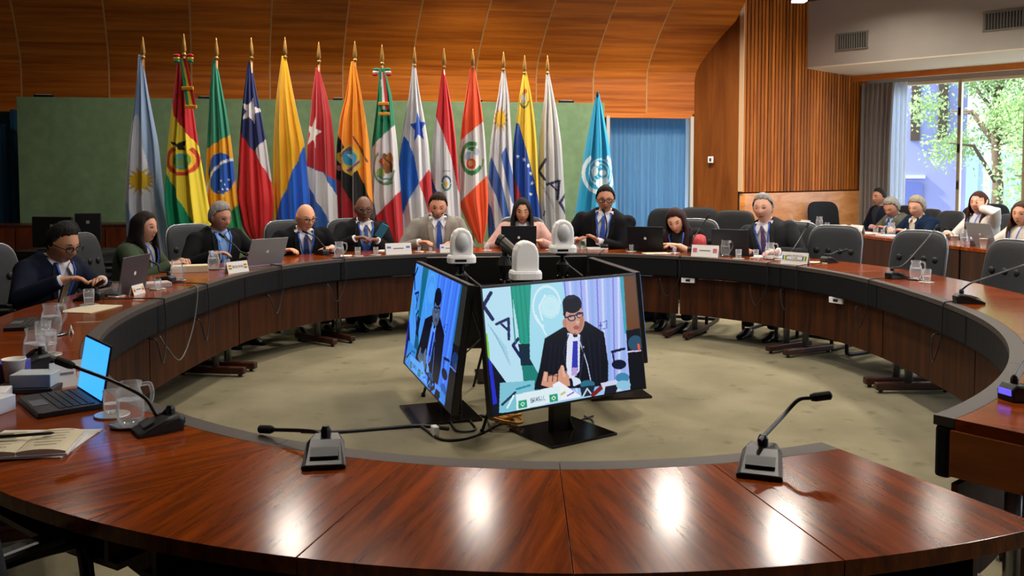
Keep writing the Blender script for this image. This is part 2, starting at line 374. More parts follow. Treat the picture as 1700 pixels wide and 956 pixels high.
# green partition behind the flags
b = MB(); wallbox(b, (-5.98, 10.6), (1.22, 11.55), .0, 2.42, .07); struct('wall_partition', b, M_green, bev=.004)
def gp(p, y=None):  # point on the partition line below pixel column p
    u = (p-850)/F; k = .95/7.2; x = (10.6+5.98*k)*u/(1-k*u); return np.array([x, 10.6+(x+5.98)*k])
for px_, wd, lb_ in ((73, .22, 'slim black bar on the green partition near the dark navy curtain'), (342, .18, 'slim black bar on the green partition beside the green lozenge flag'), (561, .12, 'slim black bar on the green partition beside the orange flag with black band'), (795, .09, 'short black bar on the green partition behind the shield flag'), (940, .2, 'slim black bar on the green partition beside the lettered white flag')):
    q = gp(px_); t = thing('dark_bar', lb_, 'light bar', (q[0], q[1]+.06, 2.42), .13, 'dark bars on the green partition')  # narrow dark boxes with a pale top strip along the partition edge
    b = MB(); b.box((0, 0, .016), (wd, .05, .032)); obj('housing', b, M_black, t, bev=.004)
    b = MB(); b.box((0, 0, .034), (wd*.8, .03, .004)); obj('top_strip', b, M_paper, t)
# ---------------------------------------------------------------- right side: wood panel, slat wall, wainscot
K = np.array([3.1, 12.0]); KB = np.array([2.57, 12.53]); KE = np.array([5.8, 14.5]); dS = (KE-K)/np.linalg.norm(KE-K); nS = np.array([dS[1], -dS[0]])
LS = np.linalg.norm(KE-K)
b = MB(); wallbox(b, KB, K, 0, CZ, .12); o = struct('wall_side_panel', b, M_side)
ws = bpy.data.objects.new('wall_slats', None); COL.objects.link(ws); place(ws, (K[0], K[1], 0), math.atan2(dS[1], dS[0])); ws['kind'] = 'structure'
b = MB(); b.box((LS/2, .06, CZ/2), (LS, .12, CZ)); obj('backing', b, mat('slat_gap', '#1c0d05', .9), ws)
b = MB(); b.box((0, 0, 0), (.062, .05, CZ-1.24)); sm = b.mesh('slat', M_slatA)
ns = 40
for i in range(ns):
    obj('slat', sm, None, ws, loc=(.06+(LS-.1)*i/(ns-1), -.025, (CZ+1.24)/2))
b = MB(); b.box((.012, -.03, (CZ+1.25)/2), (.022, .07, CZ-1.25)); obj('edge_trim', b, mat('edge_trim', '#d8b48c', .5), ws)
b = MB(); b.box((LS/2+.02, -.045, .61), (LS-.04, .09, 1.22)); obj('wainscot', b, M_wains, ws, bev=.006)
# switch plate on the wood panel
q = D(1180, 265, 12.25); dP = (K-KB)/np.linalg.norm(K-KB)
t = thing('wall_switch', 'small white switch plate on the wood side panel', 'switch', (q[0], q[1], q[2]-.045), math.atan2(dP[1], dP[0]))
b = MB(); b.box((0, -.004, .045), (.085, .012, .09)); obj('plate', b, M_white, t, bev=.003)
b = MB(); b.box((0, -.012, .045), (.028, .012, .042)); obj('rocker', b, mat('dark_rocker', '#3b3b3f', .4), t)
# ---------------------------------------------------------------- window side: soffit, beam, window wall
dW = np.array([.714, -.70]); nW = np.array([.70, .714]); S0 = np.array([4.38, 13.18]); aW = math.atan2(dW[1], dW[0])
b = MB()
so_ = bpy.data.objects.new('wall_soffit', None); COL.objects.link(so_); place(so_, (S0[0], S0[1], 0), aW); so_['kind'] = 'structure'
b.box((3.2, 1.0, (3.08+CZ)/2), (6.8, 2.0, CZ-3.08)); obj('duct_face', b, M_soffit, so_)
b = MB(); b.box((3.2, 1.0, 3.07), (6.8, 2.0, .02)); obj('underside', b, M_soffit2, so_)
b = MB(); b.box((3.2, 1.44, 3.015), (6.8, .06, .09)); obj('beam', b, M_beam, so_)
def sface(px_, py_):
    u = (px_-850)/F; s = (u*S0[1]-S0[0])/(dW[0]-u*dW[1]); q = S0+dW*s; return s, D(px_, py_, q[1])[2]
for (x0, y0, x1, y1, lb) in ((1385, 57, 1435, 79, 'grey louvred air vent nearer the slat wall on the white soffit'), (1626, 20, 1703, 50, 'larger grey louvred air vent farther along the white soffit')):
    s0, z0 = sface(x0, (y0+y1)/2+8); s1, _ = sface(x1, (y0+y1)/2); zt, zb = z0+.16, z0-.07; wd = s1-s0; ht = zt-zb
    q = S0+dW*(s0+s1)/2
    t = thing('air_vent', lb, 'vent', (q[0], q[1], zb), aW)
    b = MB(); b.box((0, -.004, ht/2), (wd, .01, ht)); obj('backing', b, mat('vent_dark', '#33322d', .8), t)
    for (cx, cz, dx, dz) in ((0, ht, wd+.03, .02), (0, 0, wd+.03, .02), (-wd/2, ht/2, .02, ht), (wd/2, ht/2, .02, ht)):
        b = MB(); b.box((cx, -.012, cz), (dx, .024, dz)); obj('frame_bar', b, mat('vent_frame', '#8f8a7e', .6), t)
    b = MB(); b.box((0, 0, 0), (.02, .012, ht-.02), .6); lm = b.mesh('louvre', mat('vent_louvre', '#77736a', .5))
    n = int(wd/.034)
    for i in range(n): obj('louvre', lm, None, t, loc=(-wd/2+wd*(i+.5)/n, -.014, ht/2))
wr = np.array([5.8, 14.5])
def wpt(s, off=0.): return wr+dW*s+nW*off
b = MB(); wallbox(b, wpt(0), wpt(5), 0, .84, .14); wallbox(b, wpt(0), wpt(5), 2.95, CZ, .14); wallbox(b, wpt(4.25), wpt(5), .84, 2.95, .14); struct('wall_window', b, mat('window_wall_paint', '#a89f94', .8))
M_wf = mat('window_frame_cream', '#f6e6c2', .5)
MULL = [.02, 1.476, 2.38, 3.34, 4.24]
for i in range(4):
    s0, s1 = MULL[i], MULL[i+1]; q = wpt((s0+s1)/2, .07)
    t = bpy.data.objects.new('window_%d' % (i+1), None); COL.objects.link(t); place(t, (q[0], q[1], .84), aW); t['kind'] = 'structure'
    L = s1-s0
    for (cx, cz, dx, dz) in ((-L/2+.0, 1.055, .05, 2.11), (L/2, 1.055, .05, 2.11), (0, 2.085, L, .05), (0, .025, L, .05)):
        b = MB(); b.box((cx, 0, cz), (dx, .09, dz)); obj('frame_bar', b, M_wf, t, bev=.004)
    b = MB(); b.box((0, 0, 1.055), (L-.04, .008, 2.06)); obj('pane', b, M_pane, t)
b = MB(); wallbox(b, wpt(0, -.06), wpt(4.3, -.06), .80, .84, .2); struct('trim_2', b, M_wf)
curtain('grey_curtain', wpt(.04, -.22), wpt(.58, -.22), .04, 2.95, .05, 7, clothmat('grey_drape', '#b9afa6', .4), 'grey drape gathered beside the slat wall at the window', seed=8, gather=.25)
curtain('white_sheer', wpt(.32, -.1), wpt(.74, -.1), .04, 2.95, .03, 6, clothmat('white_sheer', '#eef2f8', .65), 'white sheer curtain hanging behind the grey drape at the window', seed=11)
for k, (px_, py_, lb_) in enumerate(((1545, 124, 'small bright downlight above the pane beside the white sheer'), (1616, 119, 'small dim downlight above the pane just past the cream mullion'), (1695, 113, 'small bright downlight above the pane with leafy trees'))):
    q = wpt(0, -.45); u = (px_-850)/F; s = (u*q[1]-q[0])/(dW[0]-u*dW[1]); q = q+dW*s
    t = thing('window_downlight', lb_, 'downlight', (q[0], q[1], 3.03), 0, 'downlights above the window')
    b = MB(); b.lathe([(.03, 0), (.055, 0), (.055, .03), (.03, .03)]); obj('trim_ring', b, M_white, t)
    b = MB(); b.lathe([(.001, .004), (.03, .004), (.03, .012), (.001, .012)]); obj('lens', b, emit('downlight_lens', '#ffffff', 14), t)
# ---------------------------------------------------------------- ceiling lamps of the room, plus some added to brighten soffit and slats
LAMPS = [(-.4, 10.3, 1), (1.9, 10.3, 1.5), (-2.4, 9.3, .8), (3.0, 9.4, 1.5), (-4.6, 9.0, .22), (-1.2, 6.8, .8), (1.3, 6.8, 1), (3.8, 6.8, .9), (-3.6, 6.4, .15), (-1.2, 3.6, .42), (1.3, 3.6, .8), (3.8, 3.6, .8), (-3.6, 3.2, .05), (6.2, 8.6, .7), (6.2, 5.0, .6), (4.7, 11.4, .25), (5.0, 10.0, .5)]
LP = 62
for k, (x, y, pw) in enumerate(LAMPS):
    t = thing('ceiling_downlight', 'round recessed downlight in the wood ceiling', 'downlight', (x, y, CZ-.03), 0, 'recessed downlights in the wood ceiling')
    b = MB(); b.lathe([(.17, 0), (.21, 0), (.21, .03), (.17, .03)], n=24); obj('trim_ring', b, M_white, t)
    b = MB(); b.lathe([(.001, .012), (.17, .012), (.17, .02), (.001, .02)], n=24); obj('lens', b, emit('ceiling_lens', '#fff0dc', 9), t)
    a = bpy.data.lights.new('downlight_lamp', 'AREA'); a.shape = 'DISK'; a.size = .34; a.energy = LP*pw; a.color = (1, .90, .78); a.spread = math.radians(150)
    ao = bpy.data.objects.new('downlight_lamp', a); COL.objects.link(ao); ao.parent = t; ao.location = (0, 0, -.012)
q = D(1327, 4, 11.9)
t = thing('strip_spotlight', 'bright three-strip ceiling light beside the white soffit', 'light', (q[0], q[1], q[2]), 0)
b = MB(); b.box((0, 0, .06), (.2, .14, .05)); b.tube([(0, 0, .08), (0, 0, CZ-q[2])], .012); obj('housing', b, M_blackm, t)
for i in range(3): b = MB(); b.box((0, -.05+.05*i, .02), (.17, .03, .03)); obj('tube', b, emit('strip_tube', '#f2e6ff', 6), t)
# ---------------------------------------------------------------- outdoors
b = MB(); b.prism([(5.9, 14.7), (30, -8), (60, 40), (0, 50), (2, 16)], -.2, -.12); struct('ground_outside', b, mat('paving', '#8f8d84', .9, var=.15))
M_lav = mat('lavender_render', '#8c8ec4', .8, var=.05, vscale=2)
fb = thing('lavender_building', 'lavender rendered building with two dark slots outside the window', 'building', (7.2, 21.8, -.12), -.25)
b = MB(); b.box((0, .5, 4), (7.5, 1, 8)); obj('wall', b, M_lav, fb)
for x in (2.6, 3.2): b = MB(); b.box((x, -.01, 3.4), (.2, .1, 1.95)); obj('slot', b, mat('slot_dark', '#4a3b30', .8), fb)
b = MB(); b.box((1.9, -.02, 1.55), (1.9, .08, .08)); obj('sill_band', b, mat('pale_band', '#b9bfe6', .7), fb)
b = MB(); b.box((2.0, -.05, .95), (1.6, .06, .9)); obj('window', b, mat('far_pane', '#5f67a8', .2), fb)
fb = thing('pale_kiosk', 'pale blue walled kiosk with doors beyond the trees', 'building', (13.6, 23.5, -.12), -.5)
b = MB(); b.box((0, .5, 1.5), (4.5, 1, 3)); obj('wall', b, mat('kiosk_paint', '#bcd3e2', .8), fb)
for x in (-1.3, -.3, .9): b = MB(); b.box((x, -.02, 1.15), (.7, .06, 2.1)); obj('door', b, mat('kiosk_door', '#8fb0c4', .6), fb)
M_leafA = clothmat('leaf_bright', '#a5bd86', .5); M_leafB = clothmat('leaf_mid', '#7d9a72', .45); M_bark = mat('bark', '#5a4a3a', .9, var=.2, vscale=20)
def tree(x, y, h, r, n, label, lm, seed, low=.35):
    rg = np.random.default_rng(seed); t = thing('garden_tree', label, 'tree', (x, y, -.12))
    b = MB(); b.tube([(0, 0, 0), (.05, .02, h*.3), (-.04, .05, h*.6), (.02, 0, h*.9)], [.14, .11, .08, .03])
    tips = []
    for k in range(9):
        a = rg.uniform(0, 2*PI); z = h*rg.uniform(.3, .7); e = np.array([math.cos(a)*r*.75, math.sin(a)*r*.75, z+h*.18]); b.tube([(0, 0, z), e*(.5, .5, 1)-(0, 0, .05), e], [.05, .035, .015], n=5); tips.append(e)
    obj('trunk', b, M_bark, t, smooth=True)
    cl = []
    for k in range(34):
        a = rg.uniform(0, 2*PI); q = math.sqrt(rg.uniform(0, 1)); z = rg.uniform(low, 1.05); w_ = math.sqrt(max(.1, 1-((z-.68)/.5)**2)); cl.append((math.cos(a)*q*r*w_, math.sin(a)*q*r*w_, h*z))
    cl = np.array(cl); c = cl[rg.integers(0, len(cl), n)]+rg.normal(0, .22, (n, 3))
    d = rg.normal(0, 1, (n, 3)); d /= np.linalg.norm(d, axis=1)[:, None]; e = np.cross(d, rg.normal(0, 1, (n, 3))); e /= np.linalg.norm(e, axis=1)[:, None]
    L = rg.uniform(.03, .065, (n, 1)); W = L*.5
    V = np.stack([c-d*L, c+e*W, c+d*L, c-e*W], 1).reshape(-1, 3); b = MB(); b.add(V, np.arange(n*4).reshape(-1, 4).tolist()); o = obj('foliage', b, lm, t); o['kind'] = 'stuff'
tree(10.3, 18.6, 4.6, 1.7, 17000, 'bright leafy tree filling the window pane beside the mullion', M_leafA, 1)
tree(12.6, 19.6, 5.2, 1.9, 11000, 'darker leafy tree behind the bright one outside', M_leafB, 2)
tree(10.0, 16.2, 2.0, .8, 2600, 'low bright shrub just outside the window', M_leafA, 4, .2)
# ---------------------------------------------------------------- the ring of tables
CR = np.array([.22, 5.15])
_ip = [(-1.78, 3.73), (-1.92, 4.12), (-2.03, 4.68), (-2.05, 5.32), (-2.03, 5.9), (-1.94, 6.62), (-1.64, 7.28), (-.98, 8.0), (-.2, 8.12), (.53, 8.13), (1.47, 7.86), (2.11, 7.18), (2.47, 6.24), (2.5, 5.27), (2.44, 4.68), (2.29, 4.12), (2.15, 3.75), (1.96, 3.41), (1.63, 2.98), (1.29, 2.62), (.84, 2.34), (.68, 2.29), (.55, 2.25), (.31, 2.21), (.12, 2.2), (0, 2.21), (-.16, 2.22), (-.28, 2.25), (-.43, 2.30), (-.53, 2.33), (-.72, 2.43), (-.9, 2.56), (-1.12, 2.73), (-1.37, 3.01), (-1.52, 3.23)]
_ip = np.array(_ip)-CR; _th = np.arctan2(_ip[:, 1], _ip[:, 0]); _r = np.hypot(_ip[:, 0], _ip[:, 1]); NH = 5
def _bas(t): t = np.atleast_1d(t); return np.stack([np.ones_like(t)]+[g(k*t) for k in range(1, NH+1) for g in (np.cos, np.sin)], 1)
_cf = np.linalg.lstsq(_bas(_th), _r, rcond=None)[0]
def inner(t):
    r = _bas(t)@_cf; t = np.atleast_1d(t); return CR+np.c_[r*np.cos(t), r*np.sin(t)]
def onorm(t):
    e = 1e-3; d = inner(np.atleast_1d(t)+e)-inner(np.atleast_1d(t)-e); d /= np.linalg.norm(d, axis=1)[:, None]; return np.c_[d[:, 1], -d[:, 0]]
def ang(px_, py_): q = T(px_, py_)[:2]-CR; return math.atan2(q[1], q[0]) % (2*PI)
TW = .63; SW = .065
def A(x, y): return math.atan2(y-CR[1], x-CR[0])
th_end = A(.85, 2.34)
JT = [A(1.29, 2.62), A(1.93, 3.36), A(2.42, 4.66), A(2.49, 5.95), A(2.17, 7.08), A(1.5, 7.85), A(.5, 8.13), A(-.55, 8.1), A(-1.45, 7.5), A(-2.0, 6.45), A(-2.03, 5.02)+2*PI, A(-1.74, 3.65)+2*PI, A(-.62, 2.36)+2*PI, A(.12, 2.2)+2*PI, th_end+2*PI]
LBL = ['curved table section with a wood end fascia standing by the gap', 'curved table section bearing the black microphone with violet glow', 'curved table section mirroring the window, bearing the round-based microphone', 'curved table section with carafe before the empty tufted chairs', 'curved table section in front of the grey-suited man', 'curved table section in front of the red-haired woman and the man with the tablecard', 'curved table section in front of the woman in pink', 'curved table section in front of the grey-jacketed man', 'curved table section in front of the bald man and the grey-haired man', 'curved table section in front of the woman in olive', 'curved table section in front of the man in navy with glasses', 'curved table section bearing the laptop with blue screen and the open notebook', 'bare glossy curved table section bearing a left-bent microphone', 'bare glossy curved table section with a square cut end by the gap']
def arc(t0, t1, n, off): t = np.linspace(t0, t1, n); return inner(t)+onorm(t)*off
def band(b, t0, t1, o0, o1, z0, z1, n=14):
    a, c = arc(t0, t1, n, o0), arc(t0, t1, n, o1)
    b.loft([[np.r_[a[i], z0], np.r_[c[i], z0], np.r_[c[i], z1], np.r_[a[i], z1]] for i in range(n)])
NSEC = len(JT)-1
for i in range(NSEC):
    t0, t1 = JT[i]+.00025, JT[i+1]-.00025; tm = (t0+t1)/2
    if i == NSEC-1: t1 = th_end+2*PI
    n0 = onorm(tm)[0]; q = inner(tm)[0]+n0*.3; rz = math.atan2(n0[1], n0[0])-PI/2
    t = thing('conference_table', LBL[i], 'table', (q[0], q[1], 0), rz)
    for (a, c) in ((t0, tm-.0003), (tm+.0003, t1)):
        b = MB(); band(b, a, c, SW, TW, TZ-.035, TZ); obj('tabletop_leaf', b, M_top, t, world=True, bev=.001)
    b = MB(); band(b, t0, t1, 0, SW-.001, TZ-.03, TZ); obj('edge_strip', b, M_strip, t, world=True, bev=.0015)
    b = MB(); band(b, t0, t1, .004, .05, TZ-.19, TZ-.03); obj('apron_band', b, M_charcoal, t, world=True, bev=.012)
    b = MB(); band(b, t0+.003, t1-.003, .055, .075, .22, TZ-.2); obj('modesty_panel', b, M_skirt, t, world=True)
    for (te, sg) in ((t0, 1), (t1, -1)):
        te = te+sg*.032; n_ = onorm(te)[0]; p = inner(te)[0]
        b = MB(); r = p+n_*.20; b.tube([np.r_[r, .05], np.r_[r, TZ-.036]], .026, 12); obj('leg_post', b, M_chrome, t, world=True, smooth=True)
        r0, r1 = p-n_*.03, p+n_*.50; c = (r0+r1)/2
        b = MB(); b.box((c[0], c[1], .045), (.53, .055, .05), math.atan2(n_[1], n_[0])); obj('foot', b, M_dark, t, world=True, bev=.01)
        for r in (r0+n_*.04, r1-n_*.04):
            b = MB(); b.lathe([(.015, 0), (.015, .022)], (r[0], r[1], 0), 8); obj('glide', b, M_black, t, world=True)
    b = MB(); band(b, t0+.01, t1-.01, .10, TW-.10, TZ-.16, TZ-.145); obj('under_shelf', b, M_dark, t, world=True)
    for te in (t0+.02, tm, t1-.02):
        a, c = arc(te, te+.004, 2, .10)[0], arc(te, te+.004, 2, TW-.10)[0]; m_ = (a+c)/2; dd = c-a
        b = MB(); b.box((m_[0], m_[1], TZ-.0925), (np.hypot(*dd), .014, .105), math.atan2(dd[1], dd[0])); obj('shelf_divider', b, M_dark, t, world=True)
    if i == 0:
        te = t0; a, c = inner(te)[0]+onorm(te)[0]*.055, inner(te)[0]+onorm(te)[0]*TW; m_ = (a+c)/2; dd = c-a
        b = MB(); b.box((m_[0]-onorm(te)[0][1]*0, m_[1], TZ-.105), (np.hypot(*dd), .02, .14), math.atan2(dd[1], dd[0])); obj('end_fascia', b, wood('fascia_wood', '#6f3208', '#a85a18', (8, 1, 8), .4, .05), t, world=True)
        r = inner(te)[0]+onorm(te)[0]*.36; b = MB(); b.box((r[0], r[1], .34), (.2, .02, .5), math.atan2(dd[1], dd[0])); obj('end_panel', b, M_dark, t, world=True)
# ---------------------------------------------------------------- second row of desks by the window
RA, RB = np.array([3.8, 12.6]), np.array([4.9, 7.15]); dR = (RB-RA)/np.linalg.norm(RB-RA); nR = np.array([-dR[1], dR[0]])
RA = RA+dR*.32; LR = np.linalg.norm(RB-RA); aR = math.atan2(dR[1], dR[0])
ROWL = ['straight dark wood desk against the slat wall end of the window row', 'straight dark wood desk before the men in olive and navy jackets', 'straight dark wood desk before the women in white and cream']
def rowpt(s, off=0): return RA+dR*s+nR*off
for i in range(3):
    s0, s1 = LR*i/3+.005, LR*(i+1)/3-.005; q = rowpt((s0+s1)/2, .3); L = s1-s0
    t = thing('side_desk', ROWL[i], 'desk', (q[0], q[1], 0), aR)
    b = MB(); b.box((0, 0, TZ-.0175), (L, .6, .035)); obj('desktop', b, M_top, t, bev=.004)
    b = MB(); b.box((0, -.285, .40), (L-.02, .02, .62)); obj('modesty_panel', b, wood('row_front_wood', '#1c0b04', '#3e1d0a', (12, 12, .8), .45, .1), t)
    for x in (-L/2+.05, L/2-.05):
        b = MB(); b.box((x, .0, .37), (.04, .5, .69)); obj('side_panel', b, M_dark, t)
        b = MB(); b.box((x, 0, .0125), (.05, .56, .025)); obj('foot', b, M_black, t)
# ---------------------------------------------------------------- people
def skinmat(c):
    m = mat('skin_'+c, shade(c, 1.14), .5, var=.06, vscale=30); m.node_tree.nodes['Principled BSDF'].inputs['Subsurface Weight'].default_value = 0; return m
def shade(h, k): h = h.lstrip('#'); return '#'+''.join('%02x' % max(0, min(255, int(int(h[i:i+2], 16)*k))) for i in (0, 2, 4))
TOR = np.array([(-.10, .17, .125), (-.03, .185, .135), (.08, .178, .13), (.18, .172, .122), (.30, .185, .125), (.41, .20, .122), (.475, .20, .112), (.525, .175, .10), (.56, .12, .082), (.59, .07, .065)])
def tor_w(h, wid): return np.interp(h, TOR[:, 0], TOR[:, 1])*wid, np.interp(h, TOR[:, 0], TOR[:, 2])
def headgrid(n=40, m=30, grow=0.):
    V = np.zeros((m+1, n, 3)); ph = np.arange(n)*2*PI/n
    for i in range(m+1):
        a = -PI/2+PI*i/m; c = max(math.cos(a), 1e-3); V[i] = np.c_[np.cos(ph)*c, np.sin(ph)*c, np.full(n, math.sin(a))]
    N = V.copy(); V = V*(.077, .097, .118); x, y, z = V[..., 0].copy(), V[..., 1].copy(), V[..., 2].copy(); lo = np.clip(-z/.118, 0, 1)
    X = x*(1-.30*lo**1.6); Y = np.where(y < 0, y*(1-.35*lo), y*(1-.05*lo)); fr = np.clip(y/.05, 0, 1)
    g = np.where(z > -.03, np.clip((.028-z)/.055, 0, 1), np.clip((z+.042)/.012, 0, 1))
    Y = Y+fr*(.026*np.exp(-(x/.014)**2)*g+.006*np.exp(-((z-.032)/.012)**2)*np.exp(-(x/.05)**2)-.009*np.exp(-((np.abs(x)-.031)/.016)**2-((z-.012)/.012)**2)
              + .006*np.exp(-(x/.022)**2-((z+.06)/.011)**2)+.010*np.exp(-(x/.024)**2-((z+.098)/.02)**2))
    V = np.stack([X, Y, z], -1)+N*grow; return V
def grid_faces(m, n): return [(i*n+j, i*n+(j+1) % n, (i+1)*n+(j+1) % n, (i+1)*n+j) for i in range(m) for j in range(n)]
def add_hand(b, fb, wr, dr, nrm, side, curl=.35, sc=1.):
    """palm into b, five fingers into fb; wr wrist, dr pointing direction, nrm back-of-hand direction"""
    dr = dr/np.linalg.norm(dr); nrm = nrm-dr*(nrm@dr); nrm /= np.linalg.norm(nrm); lat = np.cross(dr, nrm)*side
    th = np.arange(12)*2*PI/12
    def ring(c, a, t): return c+np.cos(th)[:, None]*lat*a+np.sin(th)[:, None]*nrm*t
    b.loft([ring(wr+dr*d*sc-nrm*.0, a*sc, t*sc) for d, a, t in ((-.03, .027, .022), (.0, .028, .02), (.03, .036, .018), (.06, .041, .016), (.085, .040, .013))])
    for off, L in ((-.029, .068), (-.0095, .078), (.0105, .074), (.029, .058)):
        p = wr+(dr*.078+lat*off)*sc; d = dr.copy(); pts = [p-dr*.02, p]; a = curl
        for k, f in enumerate((.45, .32, .23)):
            d = d*math.cos(a)-nrm*math.sin(a); d /= np.linalg.norm(d); nn = np.cross(d, lat); p = p+d*L*f*sc; pts.append(p); a = curl*1.1
            nrm_ = nrm
        fb.tube(pts, np.array([.009, .0095, .009, .0085, .007])*sc, 7)
    p = wr+(dr*.02-lat*.03)*sc; d = dr*.75-lat*.6-nrm*.25; d /= np.linalg.norm(d); pts = [p+lat*.015, p]
    for f in (.04, .032, .024): p = p+d*f*sc; pts.append(p); d = d+dr*.3-nrm*.1+lat*.12; d /= np.linalg.norm(d)
    fb.tube(pts, np.array([.012, .012, .0105, .0095, .008])*sc, 7)
def ik(S, W, a, bl, pole):
    d = W-S; L = np.linalg.norm(d)
    if L > (a+bl)*.995: W = S+d/L*(a+bl)*.995; d = W-S; L = np.linalg.norm(d)
    u = d/L; x = (a*a-bl*bl+L*L)/(2*L); h = math.sqrt(max(a*a-x*x, 0)); p = pole-u*(pole@u); p /= np.linalg.norm(p)+1e-9
    return S+u*x+p*h, W
def person(label, head, face, lean=8, side=0, hy=0, hp=12, hr=0, hands=None, skin='#b98567', hair='short', hcol='#1d1714', jacket='#16171b', shirt='#d8d8dc', tie=None,
           lanyard=None, glasses=None, wid=1., collar=True, sleeve='long', hsc=1.05, curl=.5, group='people seated around the ring of tables', open_=1., hdirs=None, jname='jacket', sitz=.50, beard=None, stripe=None, sleeve_col=None):
    px_, py_, dep = head; tgt = D(px_, py_, dep)
    fx, fy = face; rz = math.atan2(-fx, fy)
    la, sa = math.radians(lean), math.radians(side); RL = rot('Y', sa)@rot('X', -la)
    HR = rot('Z', math.radians(hy))@rot('X', -math.radians(hp))@rot('Y', math.radians(hr))
    hip = np.array([0, 0, sitz])
    ntop = np.array([0, .02, .60]); hoff = HR@(np.array([0, .028, .088])*hsc)+np.array([0, 0, .012])
    k = (tgt[2]-hip[2]-hoff[2])/((RL@ntop)[2]); k = float(np.clip(k, .80, 1.22))
    def tp(x, y, h): return hip+RL@np.array([x, y, h*k])
    hc = tp(0, .02, .60)+hoff
    R3 = rot('Z', rz); base = tgt-R3@hc; base[2] = 0
    root = thing('person', label, 'person', base, rz, group)
    # --- body
    b = MB(); fb = MB(); th = np.arange(24)*2*PI/24
    def tring(h, off=0.): a, d = tor_w(h, wid); a += off; d += off; ce = np.sign(np.cos(th))*np.abs(np.cos(th))**.8; se = np.sign(np.sin(th))*np.abs(np.sin(th))**.8; return np.array([tp(c*a, s*d, h) for c, s in zip(ce, se)])
    b.loft([tring(h) for h in TOR[:, 0]])
    b.tube([tp(0, -.005, .52), tp(0, .012, .60), hc+HR@np.array([0, -.02, -.05])], [.062, .056, .055], 14)
    hv = headgrid()*hsc; V = (hv.reshape(-1, 3))@HR.T+hc; b.add(V, grid_faces(30, 40))
    for s in (-1, 1): b.ell(hc+HR@(np.array([s*.078, -.008, -.002])*hsc), np.array((.012, .02, .032))*hsc, 10, 8, HR)
    arms = []
    H2 = hands or [(-.20, .40, TZ+.045), (.20, .40, TZ+.045)]
    for s, ht in zip((-1, 1), H2):
        S = tp(s*.185*wid, -.005, .485); W = np.array(ht, float); E, W = ik(S, W, .29, .265, np.array([s*.75, -.35, -.6])); arms.append((S, E, W, s))
        b.tube([S, S*.5+E*.5, E, E*.5+W*.5, W], [.058, .05, .043, .04, .029], 12)
        dr = W-E
        if hdirs is not None and hdirs[(s+1)//2] is not None: dr, up2 = map(lambda q: np.array(q, float), hdirs[(s+1)//2])
        else: dr = dr*np.array([.6, 1, .35])+np.array([-s*.12, 0, 0]); up2 = np.array([0, 0, 1.])
        add_hand(b, fb, W, dr, up2, s, curl, .98)
    V, Fc = remesh(b, .0078, 2); fbV = np.concatenate(fb.v); n0 = len(V)
    allV = np.vstack([V, fbV]); allF = Fc+[tuple(i+n0 for i in f) for f in fb.f]
    loc = ((V-hc)@HR)/hsc; x, y, z = loc.T; ax = np.abs(x)
    mi = np.zeros(n0+len(fbV), int)
    face_ = (y > .045)
    mi[:n0][face_ & (((ax-.031)/.016)**2+((z-.012)/.0065)**2 < 1)] = 1
    mi[:n0][face_ & (((ax-.031)/.02)**2+((z-.037)/.0045)**2 < 1)] = 2
    mi[:n0][face_ & ((x/.024)**2+((z+.06)/.008)**2 < 1)] = 3
    if beard: mi[:n0][(y > .0) & (z < -.03) & (z > -.125) & (mi[:n0] != 3) & ((ax > .034) | (z < -.07) | ((z < -.045) & (z > -.052)))] = 4
    me = bpy.data.meshes.new('body'); me.from_pydata(allV.tolist(), [], allF)
    for q in (skinmat(skin), mat('eye_dark', '#1a1412', .3), mat('brow_'+hcol, shade(hcol, .9), .8), mat('lip_'+skin, shade(skin, .72), .5), mat('beard_'+hcol+skin, shade(skin, .62), .7)): me.materials.append(q)
    fi = [max(mi[f[0]], 0) if mi[f[0]] == mi[f[1]] or mi[f[0]] == mi[f[2]] else 0 for f in allF]
    me.polygons.foreach_set('material_index', fi); me.polygons.foreach_set('use_smooth', [True]*len(allF)); obj('body', me, None, root)
    # --- shirt (torso, collar, cuffs)
    Ms = mat('shirt_'+shirt, shirt, .8, bump=.05, bscale=90); b = MB(); b.loft([tring(h, .008) for h in np.linspace(-.06, .588, 17)])
    sh = obj('shirt', b, Ms, root, smooth=True)
    def tsurf(x, h, off): a, d = tor_w(h, wid); a += off; d += off; return tp(x, d*max(0., 1-(abs(x)/a)**2.3)**.45, h)
    if collar:
        for s in (-1, 1):
            b = MB(); p = [tsurf(s*.05, .572, .02), tsurf(s*.012, .55, .028), tsurf(s*.045, .49, .03), tsurf(s*.075, .545, .024)]
            q = [v+RL@np.array([0, .006, .004]) for v in p]; b.loft([p, q]); obj('collar', b, Ms, sh)
        b = MB(); b.tube([tp(.058*math.cos(t), .008+.058*math.sin(t), .592-.018*math.sin(t)) for t in np.linspace(-.6, PI+.6, 12)], .011, 6); obj('collar_band', b, Ms, sh, smooth=True)
        if sleeve == 'long':
            for S, E, W, s in arms: d = (W-E)/np.linalg.norm(W-E); b = MB(); b.tube([W-d*.05, W-d*.005], [.036, .036], 14); obj('cuff', b, Ms, sh, smooth=True)
    # --- jacket / top
    if jacket:
        Mj = mat('jacket_'+jacket, jacket, .9, spec=.12, bump=.06, bscale=120, var=.12 if stripe is None else .3, vscale=14 if stripe is None else 60)
        b = MB(); b.loft([tring(h, .024 if h < .57 else .014) for h in np.linspace(-.09, .606, 19)])
        for S, E, W, s in arms:
            if sleeve == 'long': pts = [S, S*.5+E*.5, E, E*.5+W*.5, W*.93+E*.07]; rr = [.078, .07, .06, .053, .045]
            else: pts = [S, S*.7+E*.3, S*.5+E*.5]; rr = [.076, .07, .062]
            b.tube(pts, rr, 14); b.ell(S, (.083, .08, .08))
        V, Fc = remesh(b, .0105, 3)
